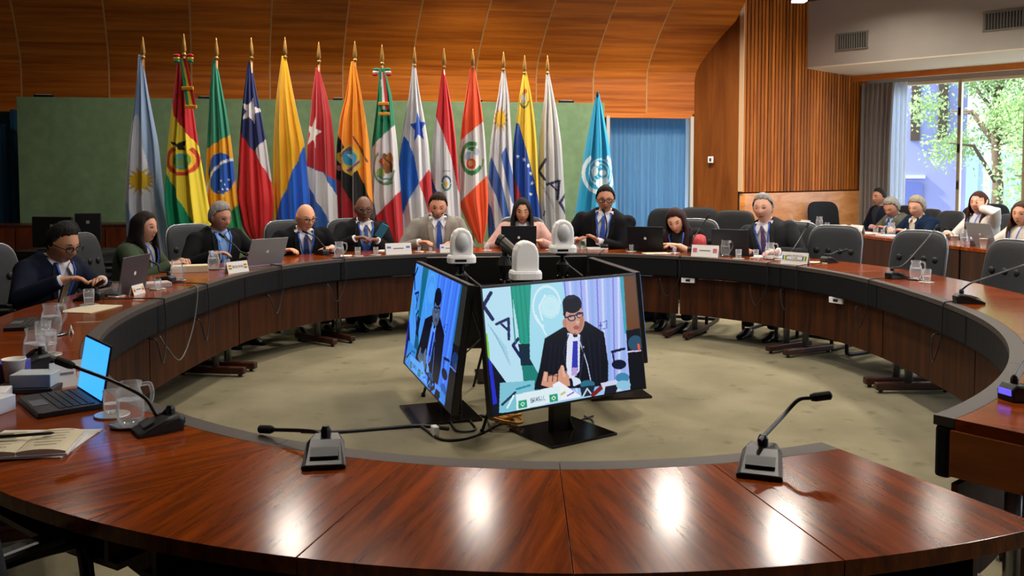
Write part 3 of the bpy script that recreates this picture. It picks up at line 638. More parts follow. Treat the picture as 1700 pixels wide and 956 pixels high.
        L_ = (V-hip)@RL; h = L_[:, 2]/k; vw = np.interp(h, [.10, .18, .45, .60], [-.02, 0., .085*open_, .10*open_])
        cut = (L_[:, 1] > .02) & (np.abs(L_[:, 0]) < vw)
        cut |= (h > .57) & (np.hypot(L_[:, 0], (L_[:, 1]-.012)*.9) < .072)
        Fk = [f for f in Fc if not cut[list(f)].all()]; used = sorted(set(i for f in Fk for i in f)); mp = {q: i for i, q in enumerate(used)}
        me = bpy.data.meshes.new(jname); me.from_pydata(V[used].tolist(), [], [tuple(mp[i] for i in f) for f in Fk]); me.materials.append(Mj); me.polygons.foreach_set('use_smooth', [True]*len(Fk))
        jk = obj(jname, me, None, root)
        if collar and open_ > .5:
            Ml = mat('lapel_'+jacket, shade(jacket, 1.12), .8, spec=.15)
            for s in (-1, 1):
                pr, pq = [], []
                for hh, x0, x1 in ((.585, .055, .075), (.56, .06, .098), (.50, .068, .115), (.40, .06, .105), (.30, .038, .07), (.2, .012, .03)):
                    pr.append([tsurf(s*x0, hh, .030), tsurf(s*x1, hh, .036), tsurf(s*x1, hh, .030), tsurf(s*x0, hh, .026)])
                b = MB(); b.loft(pr); obj('lapel', b, Ml, jk, smooth=False)
    if sleeve_col:
        for S, E, W, s in arms: b = MB(); b.tube([S*.85+E*.15, S*.6+E*.4, S*.4+E*.6, S*.38+E*.62], [.08, .074, .068, .05], 14); obj('sleeve', b, mat('sleeve_'+sleeve_col, sleeve_col, .8, var=.4, vscale=25), root, smooth=True)
    if tie:
        b = MB(); b.loft([[tsurf(-w_, hh, .016), tsurf(w_, hh, .016), tsurf(w_, hh, .024), tsurf(-w_, hh, .024)] for hh, w_ in ((.555, .016), (.52, .02), (.515, .013), (.4, .026), (.25, .036), (.1, .04), (.05, .01))]); obj('tie', b, mat('tie_'+tie, tie, .5, var=.3, vscale=60), root)
    if lanyard:
        for s in (-1, 1):
            b = MB(); b.loft([[tsurf(s*x-.006, hh, .036), tsurf(s*x+.006, hh, .036), tsurf(s*x+.006, hh, .041), tsurf(s*x-.006, hh, .041)] for hh, x in ((.58, .07), (.53, .07), (.45, .055), (.35, .035), (.24, .012))]); obj('lanyard_strap', b, mat('lanyard_'+lanyard, lanyard, .6), root)
        b = MB(); p = [tsurf(x, hh, .045) for x, hh in ((-.04, .1), (.04, .1), (.04, .24), (-.04, .24))]; b.loft([p, [v+RL@np.array([0, .004, 0]) for v in p]]); obj('badge', b, M_paper, root)
    # --- trousers and shoes
    b = MB(); feet = []
    for s in (-1, 1):
        b.tube([hip+np.array([s*.09, -.06, .0]), np.array([s*.10, .2, sitz+.03]), np.array([s*.12, .42, sitz+.01]), np.array([s*.12, .40, .3]), np.array([s*.12, .36, .10])], [.095, .088, .072, .06, .055], 12)
    b.ell(hip+np.array([0, -.03, .0]), (.18, .15, .11)); V, Fc = remesh(b, .018, 2)
    me = bpy.data.meshes.new('trousers'); me.from_pydata(V.tolist(), [], Fc); me.materials.append(mat('trousers', '#15161b', .9)); me.polygons.foreach_set('use_smooth', [True]*len(Fc)); obj('trousers', me, None, root)
    for s in (-1, 1):
        b = MB(); rg_ = []
        for yy, w_, hh in ((-.07, .02, .05), (-.05, .038, .08), (.02, .042, .085), (.10, .045, .055), (.17, .04, .04), (.2, .015, .03)):
            rg_.append([(s*.12+w_*math.cos(a), .36+yy, max(0, hh*.5+hh*.5*math.sin(a))) for a in np.arange(10)*2*PI/10])
        b.loft(rg_); obj('shoe', b, mat('shoe_leather', '#0c0b0b', .3), root, smooth=True)
    # --- hair
    Mh = mat('hair_'+hcol, hcol, .75, spec=.25, var=.18, vscale=40, bump=.12, bscale=120)
    if hair != 'none':
        g = headgrid(56, 44); N_ = g/np.linalg.norm(g/(.077**.5), axis=-1, keepdims=True)*.077**-.5*.077; x, y, z = g[..., 0], g[..., 1], g[..., 2]
        if hair == 'short': hl = np.interp(y, [-.1, -.03, .008, .022, .045, .065, .1], [-.075, -.05, -.028, .05, .072, .084, .088]); th_ = .013
        elif hair == 'balding': hl = np.interp(y, [-.1, -.03, .01, .03, .1], [-.075, -.045, -.015, .2, .2]); th_ = .006
        elif hair == 'cropped': hl = np.interp(y, [-.1, -.03, .015, .035, .05, .07, .1], [-.075, -.05, -.01, .05, .078, .09, .095]); th_ = .004
        elif hair == 'full': hl = np.interp(y, [-.1, -.03, .01, .024, .05, .07, .1], [-.09, -.06, -.035, .045, .066, .076, .08]); th_ = .017
        else: hl = np.interp(y, [-.1, -.02, .02, .045, .07, .1], [-.1, -.1, -.04, .045, .064, .068]); th_ = .014
        hl = hl+.005*np.sin(np.arctan2(y, x)*17+len(label))+.003*np.sin(np.arctan2(y, x)*41)
        if hair == 'balding': keepz = (z > hl) & (z < .035)
        else: keepz = z > hl
        edge = np.clip((z-hl)/.04, 0, 1)
        D_ = g/np.linalg.norm(g, axis=-1, keepdims=True); nz = RNG.normal(0, .0012, g.shape[:2])
        G = g+D_*((th_*(.06+.94*edge)+nz*(th_ > .005))*(1+.5*np.clip(z/.12, 0, 1)*(hair in ('short', 'full'))))[..., None]
        Fk = [f for f in grid_faces(44, 56) if keepz.ravel()[list(f)].all()]
        used = sorted(set(i for f in Fk for i in f)); mp = {q: i for i, q in enumerate(used)}
        Vh = (G.reshape(-1, 3)[used]*hsc)@HR.T+hc
        if hair in ('long', 'longfront', 'bob'):
            b = MB(); b.add((G.reshape(-1, 3)*hsc*np.where(keepz.ravel()[:, None], 1, .93))@HR.T+hc, grid_faces(44, 56))
            end = {'long': .40, 'longfront': .40, 'bob': .26}[hair]; rr = np.random.default_rng(len(label))
            phis = np.linspace(-112, 112, 17) if hair != 'longfront' else np.r_[np.linspace(-138, 138, 23)]
            for ph in phis:
                a = math.radians(ph); dx, dy = math.sin(a), -math.cos(a)*1.0
                p0 = hc+HR@(np.array([dx*.03, dy*.03+.0, .112])*hsc); p1 = hc+HR@(np.array([dx*.07, dy*.092, .06])*hsc); p2 = hc+HR@(np.array([dx*.082, dy*.1, -.02])*hsc); p3 = hc+HR@(np.array([dx*.094, dy*.105, -.09])*hsc)
                L2 = end*rr.uniform(.85, 1.08); fwd = .05 if (hair == 'longfront' and abs(ph) > 85) else -.02
                shp = tp(dx*.11, (.135 if abs(ph) > 95 else -.13), .47); p4 = p3*.35+np.r_[shp[:2], p3[2]-L2*.45]*.65 if abs(ph) < 200 else p3
                p5 = np.r_[p4[:2], p3[2]-L2]+np.r_[rr.normal(0, .012, 2), 0]
                b.tube(smoothline([p0, p1, p2, p3, p4, p5], 16), np.interp(np.linspace(0, 1, 16), [0, .3, .6, 1], [.012, .019, .024, .012]), 7)
            V, Fc = remesh(b, .009, 3)
            lc = ((V-hc)@HR)/hsc; facem = (lc[:, 1] > .03) & (lc[:, 2] < .08) & (lc[:, 2] > -.16) & (np.abs(lc[:, 0]) < np.interp(lc[:, 2], [-.15, -.06, .03, .078], [.06, .074, .07, .028])) & (lc[:, 1] > .02)
            Fk2 = [f for f in Fc if not facem[list(f)].any()]; used = sorted(set(i for f in Fk2 for i in f)); mp = {q: i for i, q in enumerate(used)}
            Vh, Fk = V[used], Fk2
        me = bpy.data.meshes.new('hair'); me.from_pydata(Vh.tolist(), [], [tuple(mp[i] for i in f) for f in Fk]); me.materials.append(Mh); me.polygons.foreach_set('use_smooth', [True]*len(Fk))
        o = obj('hair', me, None, root)
        if hair in ('short', 'full', 'cropped', 'balding'):
            m_ = o.modifiers.new('thick', 'SOLIDIFY'); m_.thickness = .003; m_.offset = -1
    if glasses:
        gl = MB(); Mg = mat('spectacle_'+glasses, glasses, .3)
        for s in (-1, 1):
            c = np.array([s*.034, .104, .010]); th2 = np.linspace(0, 2*PI, 17)
            gl.tube([hc+HR@((c+np.array([.027*math.cos(t), -.004*abs(math.cos(t)), .019*math.sin(t)]))*hsc) for t in th2], .0045, 6)
            gl.tube([hc+HR@(np.array(q)*hsc) for q in ((s*.061, .10, .014), (s*.08, .05, .014), (s*.083, -.01, .012))], .003, 6)
        gl.tube([hc+HR@(np.array(q)*hsc) for q in ((-.009, .108, .013), (.009, .108, .013))], .003, 6); obj('glasses', gl, Mg, root)
    return root, hc, base, rz
def toc(px_, d, aim=(.22, 5.6)):  # facing direction from a place towards the ring
    q = D(px_, 350, d)[:2]; v = np.array(aim)-q; return v/np.linalg.norm(v)
BL = '#2456b8'
SEATS = []
def seat(r): SEATS.append((r[2], r[3])); return r
seat(person('man in navy suit and dark glasses bent over papers beside the blue screen laptop', (104, 404, 5.55), (.97, -.24), 20, 0, -6, 24, 4, [(-.10, .44, TZ+.05), (.30, .50, TZ+.10)], '#a87858', 'short', '#15110f', '#141a2b', '#c9c9d4', None, BL, '#141210', hsc=1.05))
seat(person('woman in olive jacket with long dark hair seen in profile', (240, 388, 6.75), (.95, .0), 8, 0, -14, 4, 0, [(-.12, .36, TZ+.05), (.14, .38, TZ+.05)], '#b07f66', 'long', '#1c1210', '#3d4a38', '#8d8a80', None, BL, None, .86, False, hsc=1.0))
seat(person('grey-haired man in black jacket leaning towards a grey laptop', (366, 361, 7.65), toc(366, 7.65, (.8, 5.0)), 10, 3, 4, 14, 3, [(-.2, .36, TZ+.05), (.22, .36, TZ+.06)], '#a57560', 'full', '#8b8683', '#131416', '#7fa3d8', None, '#2f6fd0', None, 1.05, True, open_=.9))
seat(person('bald man in black suit and glasses writing with both hands on the table', (507, 361, 8.15), toc(507, 8.15, (.2, 4.6)), 17, 3, 10, 16, 2, [(-.16, .42, TZ+.05), (.28, .42, TZ+.05)], '#c78f70', 'none', '#55483f', '#0f1014', '#cfd2dc', '#1c2f66', BL, '#5a4a3c', 1.08, hsc=1.08))
seat(person('man in dark suit and rimless glasses holding a phone', (604, 347, 8.55), toc(604, 8.55, (.6, 4.4)), 9, 0, -10, 10, 0, [(-.06, .34, TZ+.10), (.16, .40, TZ+.13)], '#6a4634', 'none', '#2c201a', '#17171a', '#d5d5d8', '#33518f', BL, '#3a332c', 1.06, hsc=1.08))
seat(person('man in light grey jacket with brown hair looking down', (727, 342, 8.75), toc(727, 8.75, (.3, 4.0)), 11, 2, -8, 22, -3, [(-.12, .38, TZ+.06), (.22, .36, TZ+.07)], '#b98468', 'short', '#2b1d15', '#857f77', '#dcdde2', '#2a56b0', None, None, 1.1, hsc=1.08, beard=1))
seat(person('woman in pink blazer with long black hair behind a black laptop', (867, 350, 8.85), toc(867, 8.85, (.1, 4.0)), 7, 0, 2, 14, 0, [(-.17, .34, TZ+.07), (.18, .36, TZ+.07)], '#c08d70', 'longfront', '#0f0d0e', '#c39a92', '#d9d6dc', None, '#6b6fae', None, .92, False, hsc=1.05))
seat(person('broad man in black suit and dark glasses gesturing before the blue flag', (1005, 331, 8.7), toc(1005, 8.7, (-.2, 4.0)), 9, -4, 8, 10, 0, [(.0, .38, TZ+.085), (.20, .36, TZ+.085)], '#a06c52', 'short', '#100d0c', '#141518', '#d3d8e4', '#2f4fa8', BL, '#17130f', 1.25, hsc=1.08, curl=.25, hdirs=[((.3, .7, .5), (-.5, -.2, .7)), ((-.4, .7, .3), (.5, -.2, .7))]))
seat(person('woman with dark red hair and short red sleeves reading down at papers', (1122, 366, 8.45), toc(1122, 8.45, (-.4, 4.4)), 16, 4, 4, 26, 6, [(-.04, .40, TZ+.06), (.10, .40, TZ+.06)], '#c99a80', 'bob', '#2c0f10', '#17171b', '#16171c', None, BL, None, .92, False, 'short', hsc=1.03, sleeve_col='#9c2a30'))
seat(person('grey-haired man in dark grey suit with purple tie leaning sideways', (1267, 346, 8.05), toc(1267, 7.95, (-.5, 4.6)), 10, 8, 8, 4, 4, [(-.16, .40, TZ+.05), (.2, .36, TZ+.05)], '#bd8c76', 'short', '#8b8783', '#26282b', '#d9d9e0', '#54406e', BL, None, 1.08, hsc=1.08))
G2 = 'people seated at the window row'
rf = -nR
seat(person('man in navy top sitting behind by the drape', (1459, 328, 12.7), (rf[0], rf[1]), 4, 0, 10, 2, 0, [(-.15, .3, .6), (.15, .3, .6)], '#a9775e', 'short', '#231b18', '#1a2233', '#222a3a', None, None, None, 1., False, hsc=1.05, group=G2))
seat(person('grey-haired man in olive jacket and pale blue shirt bending over his papers', (1480, 347, 11.4), (rf[0], rf[1]), 14, 2, 22, 26, 3, [(-.12, .38, TZ+.05), (.12, .40, TZ+.05)], '#a4705a', 'full', '#8d8b83', '#55574a', '#8ea6d6', None, None, None, 1.12, True, hsc=1.1, group=G2))
seat(person('pale-haired man in navy blazer and open cream shirt looking down', (1522, 344, 10.75), (rf[0], rf[1]), 9, -2, 20, 16, -2, [(-.12, .38, TZ+.05), (.14, .38, TZ+.05)], '#b78870', 'full', '#9a9180', '#13233b', '#d2c8bc', None, None, None, 1.12, True, hsc=1.1, group=G2))
seat(person('woman in white blazer pressing a hand to her face', (1625, 337, 9.85), (rf[0], rf[1]), 3, 0, 22, 2, 0, [(-.115, .13, 1.10), (.18, .34, TZ+.06)], '#c3907a', 'long', '#42251f', '#d9d6d2', '#c9ccd8', None, '#5a78c0', None, .9, False, hsc=1.05, group=G2, hdirs=[((.25, -.05, 1), (-.8, .6, 0)), None], curl=.15))
seat(person('woman in cream top with brown hair at the end of the window row', (1696, 365, 8.85), (rf[0], rf[1]), 4, 0, 26, 4, 0, [(-.18, .34, TZ+.06), (.2, .34, TZ+.06)], '#bd8a70', 'long', '#4a3226', '#cfc9bf', '#cfc9bf', None, '#4a68b8', None, .9, False, hsc=1.05, group=G2))
# ---------------------------------------------------------------- flags on poles
M_gold = mat('gilt_finial', '#b98d4c', .35, .6); M_pole = wood('pole_wood', '#7a4a22', '#b4834a', (20, 20, 1), .35, .05); M_cloth = colmat('flag_cloth', .75, sheen=.2)
Y_, W_, R_, G_, B_ = '#f2c318', '#dcdadb', '#c42128', '#12805a', '#1650b4'
def sun(x, y, r): return [('s', (x, y, r*1.75, .1, 1, 1, 16, .5), '#b9932a'), ('e', x, y, r, r, '#d0a81e')]
def wreath(x, y, rx, ry, c): return [('r', x, y, rx, ry, .78, c, 20, 160), ('r', x, y, rx, ry, .78, c, 165, 250), ('r', x, y, rx, ry, .78, c, 290, 359)]
FLAGS = [
 ('light blue and white flag with a golden sun', 237, 60, 9.25, [(93, 235, 241), (160, 229, 251), (239, 217, 265), (330, 208, 273), (400, 210, 281), (448, 222, 287)], '#8fa8cc',
  [('p', [(222, 205), (236, 190), (262, 330), (276, 420), (264, 448), (235, 440), (206, 340), (206, 250)], '#cfd3de'), ('p', [(206, 330), (224, 348), (262, 448), (204, 448)], '#9db8da')]+sun(240, 300, 14.5), ['#5aa0e0', '#e8e8e8']),
 ('red, yellow and green flag with a ringed coat of arms and a rosette', 305, 55, 9.1, [(92, 301, 307), (160, 291, 321), (239, 280, 331), (330, 273, 345), (375, 277, 352), (393, 285, 345)], '#c1141f',
  [('p', [(289, 168), (296, 195), (312, 215), (333, 244), (348, 330), (358, 395), (337, 395), (283, 284), (270, 260), (270, 225)], '#e8cf34'), ('p', [(268, 250), (283, 284), (337, 395), (268, 400)], '#0c9468'),
   ('r', 309, 266, 26, 26, .76, '#c23a1c', 305, 359.9), ('r', 309, 266, 26, 26, .76, '#c23a1c', 0, 235), ('r', 309, 266, 20, 20, .74, '#eab024', 0, 235), ('r', 309, 266, 20, 20, .74, '#eab024', 305, 359.9), ('r', 309, 266, 15, 15, .7, '#5a8a28', 0, 230), ('r', 309, 266, 15, 15, .7, '#5a8a28', 310, 359.9), ('e', 308, 268, 10.5, 12.5, '#4fa39a'), ('e', 308, 270, 6, 7, '#7a9a5a'), ('p', [(291, 235), (302, 240), (309, 236), (318, 234), (317, 240), (311, 243), (313, 249), (305, 249), (303, 244), (293, 241)], '#14140f')], ['#c1141f', '#e8cf34']),
 ('green flag with yellow lozenge and starry blue globe', 359, 62, 9.35, [(100, 357, 363), (160, 351, 374), (195, 349, 380), (239, 346, 386), (330, 341, 395), (400, 355, 403), (420, 376, 406)], '#2f9072',
  [('p', [(340, 252), (386, 224), (400, 330), (398, 340), (380, 358), (340, 352)], '#eaa71e'), ('e', 371, 288, 22, 34, '#1d57b8'), ('r', 395, 330, 52, 68, .93, '#dfe3ea', 190, 275), ('p', [(340, 350), (380, 356), (398, 338), (410, 430), (340, 430)], '#16824c')]+[('e', 371+dx, 300+dy, 1.2, 1.6, '#e8ecf4') for dx, dy in ((2, 0), (8, 6), (5, 14), (12, -2), (-4, 18), (11, 14), (0, 22), (7, 25))], None),
 ('red flag with blue corner and large white star', 417, 62, 9.45, [(104, 415, 420), (160, 407, 430), (195, 403, 437), (239, 399, 444), (330, 393, 455), (380, 402, 452), (403, 420, 435)], '#1c2a66',
  [('p', [(398, 216), (431, 257), (460, 312), (460, 410), (385, 410), (385, 225)], '#d8262a'), ('p', [(428, 250), (446, 228), (462, 318), (452, 303)], '#dad6da'), ('s', (421, 185, 19, .25, 1, 1.25, 5, .42), '#e4e0e4')], None),
 ('yellow flag with a broad blue lower part', 473, 61, 9.55, [(95, 471, 478), (160, 461, 490), (195, 458, 497), (239, 455, 507), (330, 453, 515), (400, 456, 517), (425, 470, 512)], '#f0b512', [('p', [(509, 238), (530, 240), (530, 430), (445, 430), (445, 395), (455, 372)], '#1260d2'), ('p', [(520, 395), (520, 430), (490, 430)], R_)], None),
 ('red flag with white star and blue and white stripes', 529, 69, 9.65, [(114, 527, 532), (160, 520, 545), (195, 517, 552), (239, 511, 556), (330, 507, 560), (420, 512, 563)], '#b8232b',
  [('p', [(500, 270), (540, 286), (566, 305), (566, 430), (500, 430)], '#2a5fae'), ('p', [(500, 270), (510, 275), (540, 287), (563, 330), (566, 385), (560, 384), (500, 285)], '#d4d2d4'), ('s', (524, 222, 14, .2, 1, 2.0, 5, .4), '#e6e2e2')], None),
 ('orange-yellow flag with black band and tilted coat of arms', 589, 67, 9.8, [(104, 585, 592), (160, 576, 602), (195, 566, 608), (225, 562, 612), (239, 560, 614), (330, 557, 619), (400, 560, 622), (418, 575, 618)], '#ee8f0c',
  [('p', [(550, 215), (563, 224), (598, 285), (622, 345), (622, 420), (595, 420), (580, 330), (550, 290)], '#0d0b0c'), ('p', [(550, 292), (566, 300), (584, 330), (606, 372), (612, 420), (550, 420)], '#a1121c'),
   ('p', [(562, 256), (586, 238), (604, 258), (603, 276), (586, 292), (574, 284), (562, 266)], '#d8b43c'), ('p', [(566, 257), (584, 243), (587, 249), (569, 263)], '#73465c'), ('p', [(578, 283), (601, 266), (600, 271), (583, 286)], '#6a4a86'), ('e', 584, 263, 12, 12, '#2f96be'), ('p', [(579, 256), (586, 256), (588, 264), (585, 264)], '#d8eef4'), ('l', [(590, 228), (600, 244), (605, 256), (612, 268)], 3, '#7a3f1c'), ('e', 566, 279, 5, 5, '#b8606c')], None),
 ('green, white and red flag with an eagle emblem and tricolour rosette', 634, 73, 9.95, [(115, 632, 640), (160, 628, 652), (195, 624, 655), (239, 618, 660), (330, 611, 667), (400, 622, 670), (418, 640, 668)], '#14805a',
  [('p', [(605, 258), (657, 208), (675, 240), (680, 430), (600, 430)], '#d6d3d5'), ('p', [(612, 372), (670, 312), (685, 430), (600, 430)], '#c4202c'), ('r', 640, 278, 18, 29, .84, '#6f9268', 15, 250), ('e', 645, 272, 10, 16, '#8a5226'), ('e', 649, 265, 6, 11, '#b0702c'), ('e', 635, 287, 7, 8, '#8fae5c'), ('l', [(640, 262), (650, 272), (652, 286)], 2.5, '#5a3216'), ('l', [(630, 292), (638, 297), (648, 297)], 3, '#4f8ea0'), ('e', 641, 259, 4, 4, '#6b3d1c'), ('e', 637, 268, 5, 5, '#c86a3a'), ('l', [(632, 301), (638, 305), (646, 306), (652, 303)], 3, '#4d7a4a')], ['#14805a', '#c4202c']),
 ('white flag with blue star, blue and red quarters', 688, 77, 10.1, [(108, 686, 691), (160, 680, 698), (195, 673, 705), (239, 665, 712), (330, 658, 719), (390, 664, 722), (412, 680, 718)], '#d8d7db',
  [('p', [(672, 226), (681, 237), (690, 262), (698, 304), (688, 318), (668, 358), (650, 330)], '#1166cc'), ('p', [(698, 303), (713, 281), (730, 320), (725, 365), (712, 352)], '#c83038'), ('s', (696, 213, 14, -.1, 1, 1.9, 5, .42), '#1a55c0')], None),
 ('white flag with red edge stripe and small ringed emblem', 737, 80, 10.2, [(114, 735, 738), (160, 729, 747), (195, 724, 753), (239, 718, 758), (330, 714, 764), (400, 718, 768), (415, 730, 764)], '#d0222a',
  [('p', [(720, 185), (727, 200), (737, 222), (749, 258), (760, 312), (775, 360), (780, 430), (700, 430), (700, 200)], '#d5d4d8'), ('p', [(700, 285), (716, 294), (727, 318), (742, 375), (735, 430), (700, 430)], '#2344a0'), ('r', 742, 304, 8.5, 13, .72, '#24506a', 190, 350), ('r', 742, 304, 8.5, 13, .72, '#2b7a66', 10, 170), ('e', 742, 305, 3, 4, '#d9b93a'), ('l', [(736, 284), (748, 284)], 1.5, '#8a8a94')], None),
 ('orange-red and white flag with a green wreathed shield', 785, 81, 10.3, [(112, 782, 788), (160, 774, 797), (195, 768, 802), (239, 764, 806), (330, 759, 811), (372, 776, 809), (404, 794, 802)], '#ee5424',
  [('p', [(755, 242), (802, 203), (820, 220), (820, 282), (806, 294), (772, 327), (755, 345)], '#dad7d7')]+[('r', 784, 263, 19, 28, .74, '#3f8a4c', 40, 290), ('r', 786, 264, 18, 26, .84, '#8aa87a', 0, 40), ('e', 783, 264, 12, 18, '#e4e0dc'), ('e', 779, 260, 6, 8, '#8fb4d0'), ('e', 787, 260, 6, 8, '#dcd8d4'), ('e', 783, 272, 8, 9, '#d8502c'), ('e', 782, 271, 4, 5, '#e2b070'), ('e', 784, 247, 7, 3.5, '#3f8a4c'), ('e', 791, 252, 4.5, 6, '#a8b0c4')], None),
 ('white flag with blue stripes and a yellow sun', 836, 85, 10.45, [(114, 834, 838), (160, 827, 845), (195, 820, 847), (239, 814, 850), (330, 808, 853), (400, 811, 857), (415, 820, 855)], '#d6d5d9',
  [('p', [(811, 275), (816, 260), (833, 302), (850, 378), (848, 400), (838, 372), (824, 325), (808, 292)], '#4268b4'), ('p', [(832, 258), (840, 244), (854, 300), (862, 352), (850, 335), (839, 292)], '#4268b4'), ('p', [(806, 328), (816, 345), (830, 420), (816, 420), (804, 360)], '#345cac')]+[('s', (831, 199, 15, .1, 1, 1.5, 12, .45), '#caa02c'), ('e', 831, 197, 8, 11, '#eec42a')], None),
 ('yellow, blue and red flag with an arc of white stars', 871, 91, 10.55, [(120, 869, 874), (160, 862, 882), (195, 858, 887), (239, 852, 891), (330, 849, 895), (400, 852, 899), (415, 862, 896)], '#e6c238',
  [('p', [(845, 200), (861, 206), (874, 250), (887, 300), (898, 352), (905, 430), (840, 430)], '#1249a6'), ('p', [(848, 292), (855, 297), (863, 320), (872, 345), (860, 360), (845, 340)], '#b82636'), ('e', 869, 164, 6, 10, '#b9a04a'), ('e', 869, 166, 3.5, 7, '#c8c8d0'), ('r', 870, 168, 8, 13, .72, '#5d6a3a', 10, 150), ('e', 872, 153, 3, 4, '#b85a2a')]+[('s', (x, y, 3.6, .2, 1, 1.15), '#e8ecf4') for x, y in ((859, 260), (870, 265), (877, 275), (881, 288), (883, 304), (881, 322))], None),
 ('white flag with diagonal dark blue letters', 909, 91, 10.65, [(121, 906, 911), (160, 904, 919), (195, 899, 926), (239, 895, 932), (330, 892, 938), (385, 897, 939), (412, 908, 936)], '#cbc9c9',
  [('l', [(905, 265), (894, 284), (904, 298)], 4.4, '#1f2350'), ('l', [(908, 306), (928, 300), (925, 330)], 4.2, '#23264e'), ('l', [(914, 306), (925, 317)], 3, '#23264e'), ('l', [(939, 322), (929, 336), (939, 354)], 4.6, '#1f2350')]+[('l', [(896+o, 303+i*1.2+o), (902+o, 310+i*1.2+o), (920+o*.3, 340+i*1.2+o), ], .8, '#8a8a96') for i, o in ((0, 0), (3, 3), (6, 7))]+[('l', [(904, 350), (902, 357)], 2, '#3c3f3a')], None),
 ('sky blue flag with a white wreathed globe emblem', 992, 152, 10.35, [(157, 989, 994), (195, 981, 1002), (239, 972, 1011), (330, 958, 1021), (385, 950, 1027), (410, 955, 1025)], '#1d9cc8',
  [('r', 993, 288, 28, 34, .80, '#d3e6ee', 0, 245), ('r', 993, 288, 28, 34, .80, '#d3e6ee', 295, 359)]+[('r', 995, 286, r_, r_*1.2, .88, '#b9dcea') for r_ in (8, 13.5, 19)]+[('e', 986, 284, 5, 8, '#dfeef4'), ('e', 999, 287, 6, 5, '#dfeef4'), ('e', 996, 304, 9, 8, '#dfeef4'), ('e', 990, 272, 4, 4, '#dfeef4'), ('e', 1004, 300, 4, 6, '#cfe6f0')], None)]
for fi, (lb, tx, ty, dep, rows, base, ops, ros) in enumerate(FLAGS):
    rows = np.array(rows, float); ft = D(tx, ty, dep)
    t = thing('flag', lb, 'flag', (ft[0], ft[1], 0), 0, 'row of flags before the green partition')
    b = MB(); b.tube([(ft[0], ft[1], .03), (ft[0], ft[1], ft[2]-.22)], .014, 10); obj('pole', b, M_pole, t, world=True, smooth=True)
    zt = ft[2]
    if fi < 14:
        b = MB(); b.lathe([(.012, zt-.235), (.024, zt-.225), (.024, zt-.212), (.013, zt-.205), (.018, zt-.19), (.026, zt-.17), (.02, zt-.11), (.008, zt-.03), (.001, zt)], (ft[0], ft[1], 0), 12); obj('finial', b, M_gold, t, world=True, smooth=True)
    else:
        b = MB(); b.lathe([(.016, zt-.23), (.018, zt-.04), (.014, zt), (.001, zt+.01)], (ft[0], ft[1], 0), 12); obj('finial', b, M_black, t, world=True, smooth=True)
    b = MB(); b.lathe([(.14, 0), (.14, .02), (.05, .04), (.03, .1), (.016, .1)], (ft[0], ft[1], 0), 20); obj('stand', b, M_blackm, t, world=True)
    nv, nu, nb = 210, 58, 14; Yv = np.linspace(rows[0, 0], rows[-1, 0], nv)
    xl, xr = np.interp(Yv, rows[:, 0], rows[:, 1]), np.interp(Yv, rows[:, 0], rows[:, 2]); ker = np.ones(15)/15
    sm = lambda a: np.r_[a[:7], np.convolve(a, ker, 'valid'), a[-7:]]; xl, xr = sm(xl), sm(xr)
    rg = np.random.default_rng(fi+20); kf = rg.uniform(2.6, 3.6); p1, p2, dr_ = rg.uniform(0, 6.28, 3)
    s = np.linspace(0, 1, nu); tt = np.linspace(0, 1, nv)[:, None]
    Xd = xl[:, None]+(xr-xl)[:, None]*s[None]; Yd = np.repeat(Yv[:, None], nu, 1)
    wm = (xr-xl)[:, None]/F*dep
    fold = np.sin(2*PI*kf*s[None]+p1+.8*tt)*.55+np.sin(2*PI*kf*1.9*s[None]+p2-1.1*tt)*.25+.2*np.sin(9*tt+5*s[None]+dr_)
    amp = .16*wm*np.clip(tt*6, .2, 1); bul = .30*wm*np.sqrt(np.clip(1-(2*s[None]-1)**2, 0, 1))
    C = paint(Xd, Yd, base, ops)
    off = -bul-amp*fold*np.clip(np.minimum(s, 1-s)[None]*9, 0, 1)
    wx_ = (Xd-850)/F*dep; wz = CAMH+(YH-Yd)/F*dep
    # lower hem hangs unevenly
    Pf = np.stack([wx_, dep+off+.0*wx_, wz], -1)
    s2 = np.linspace(1, 0, nb+2)[1:-1]; Xb = xl[:, None]+(xr-xl)[:, None]*s2[None]
    bb = .22*wm*np.sqrt(np.clip(1-(2*s2[None]-1)**2, 0, 1))+.10*wm*np.sin(2*PI*2.2*s2[None]+p2)*np.clip(np.minimum(s2, 1-s2)[None]*8, 0, 1)
    Pb = np.stack([(Xb-850)/F*dep, dep+.02*wm+np.maximum(bb, .0), CAMH+(YH-np.repeat(Yv[:, None], nb, 1))/F*dep], -1)
    PP = np.concatenate([Pf, Pb], 1); NN = nu+nb; fc = grid_faces(nv-1, NN)+[tuple(range(NN))[::-1]]
    Cb = np.repeat(C[:, -1:, :], nb, 1); Cb[:, nb//2:] = C[:, :1, :]
    me = bpy.data.meshes.new('cloth'); Mi = XF[t.name].inverted(); V = PP.reshape(-1, 3)+np.array(Mi.translation); me.from_pydata(V.tolist(), [], fc); me.materials.append(M_cloth)
    me.polygons.foreach_set('use_smooth', [True]*len(fc)); set_col(me, np.concatenate([C, Cb], 1)); obj('cloth', me, None, t)
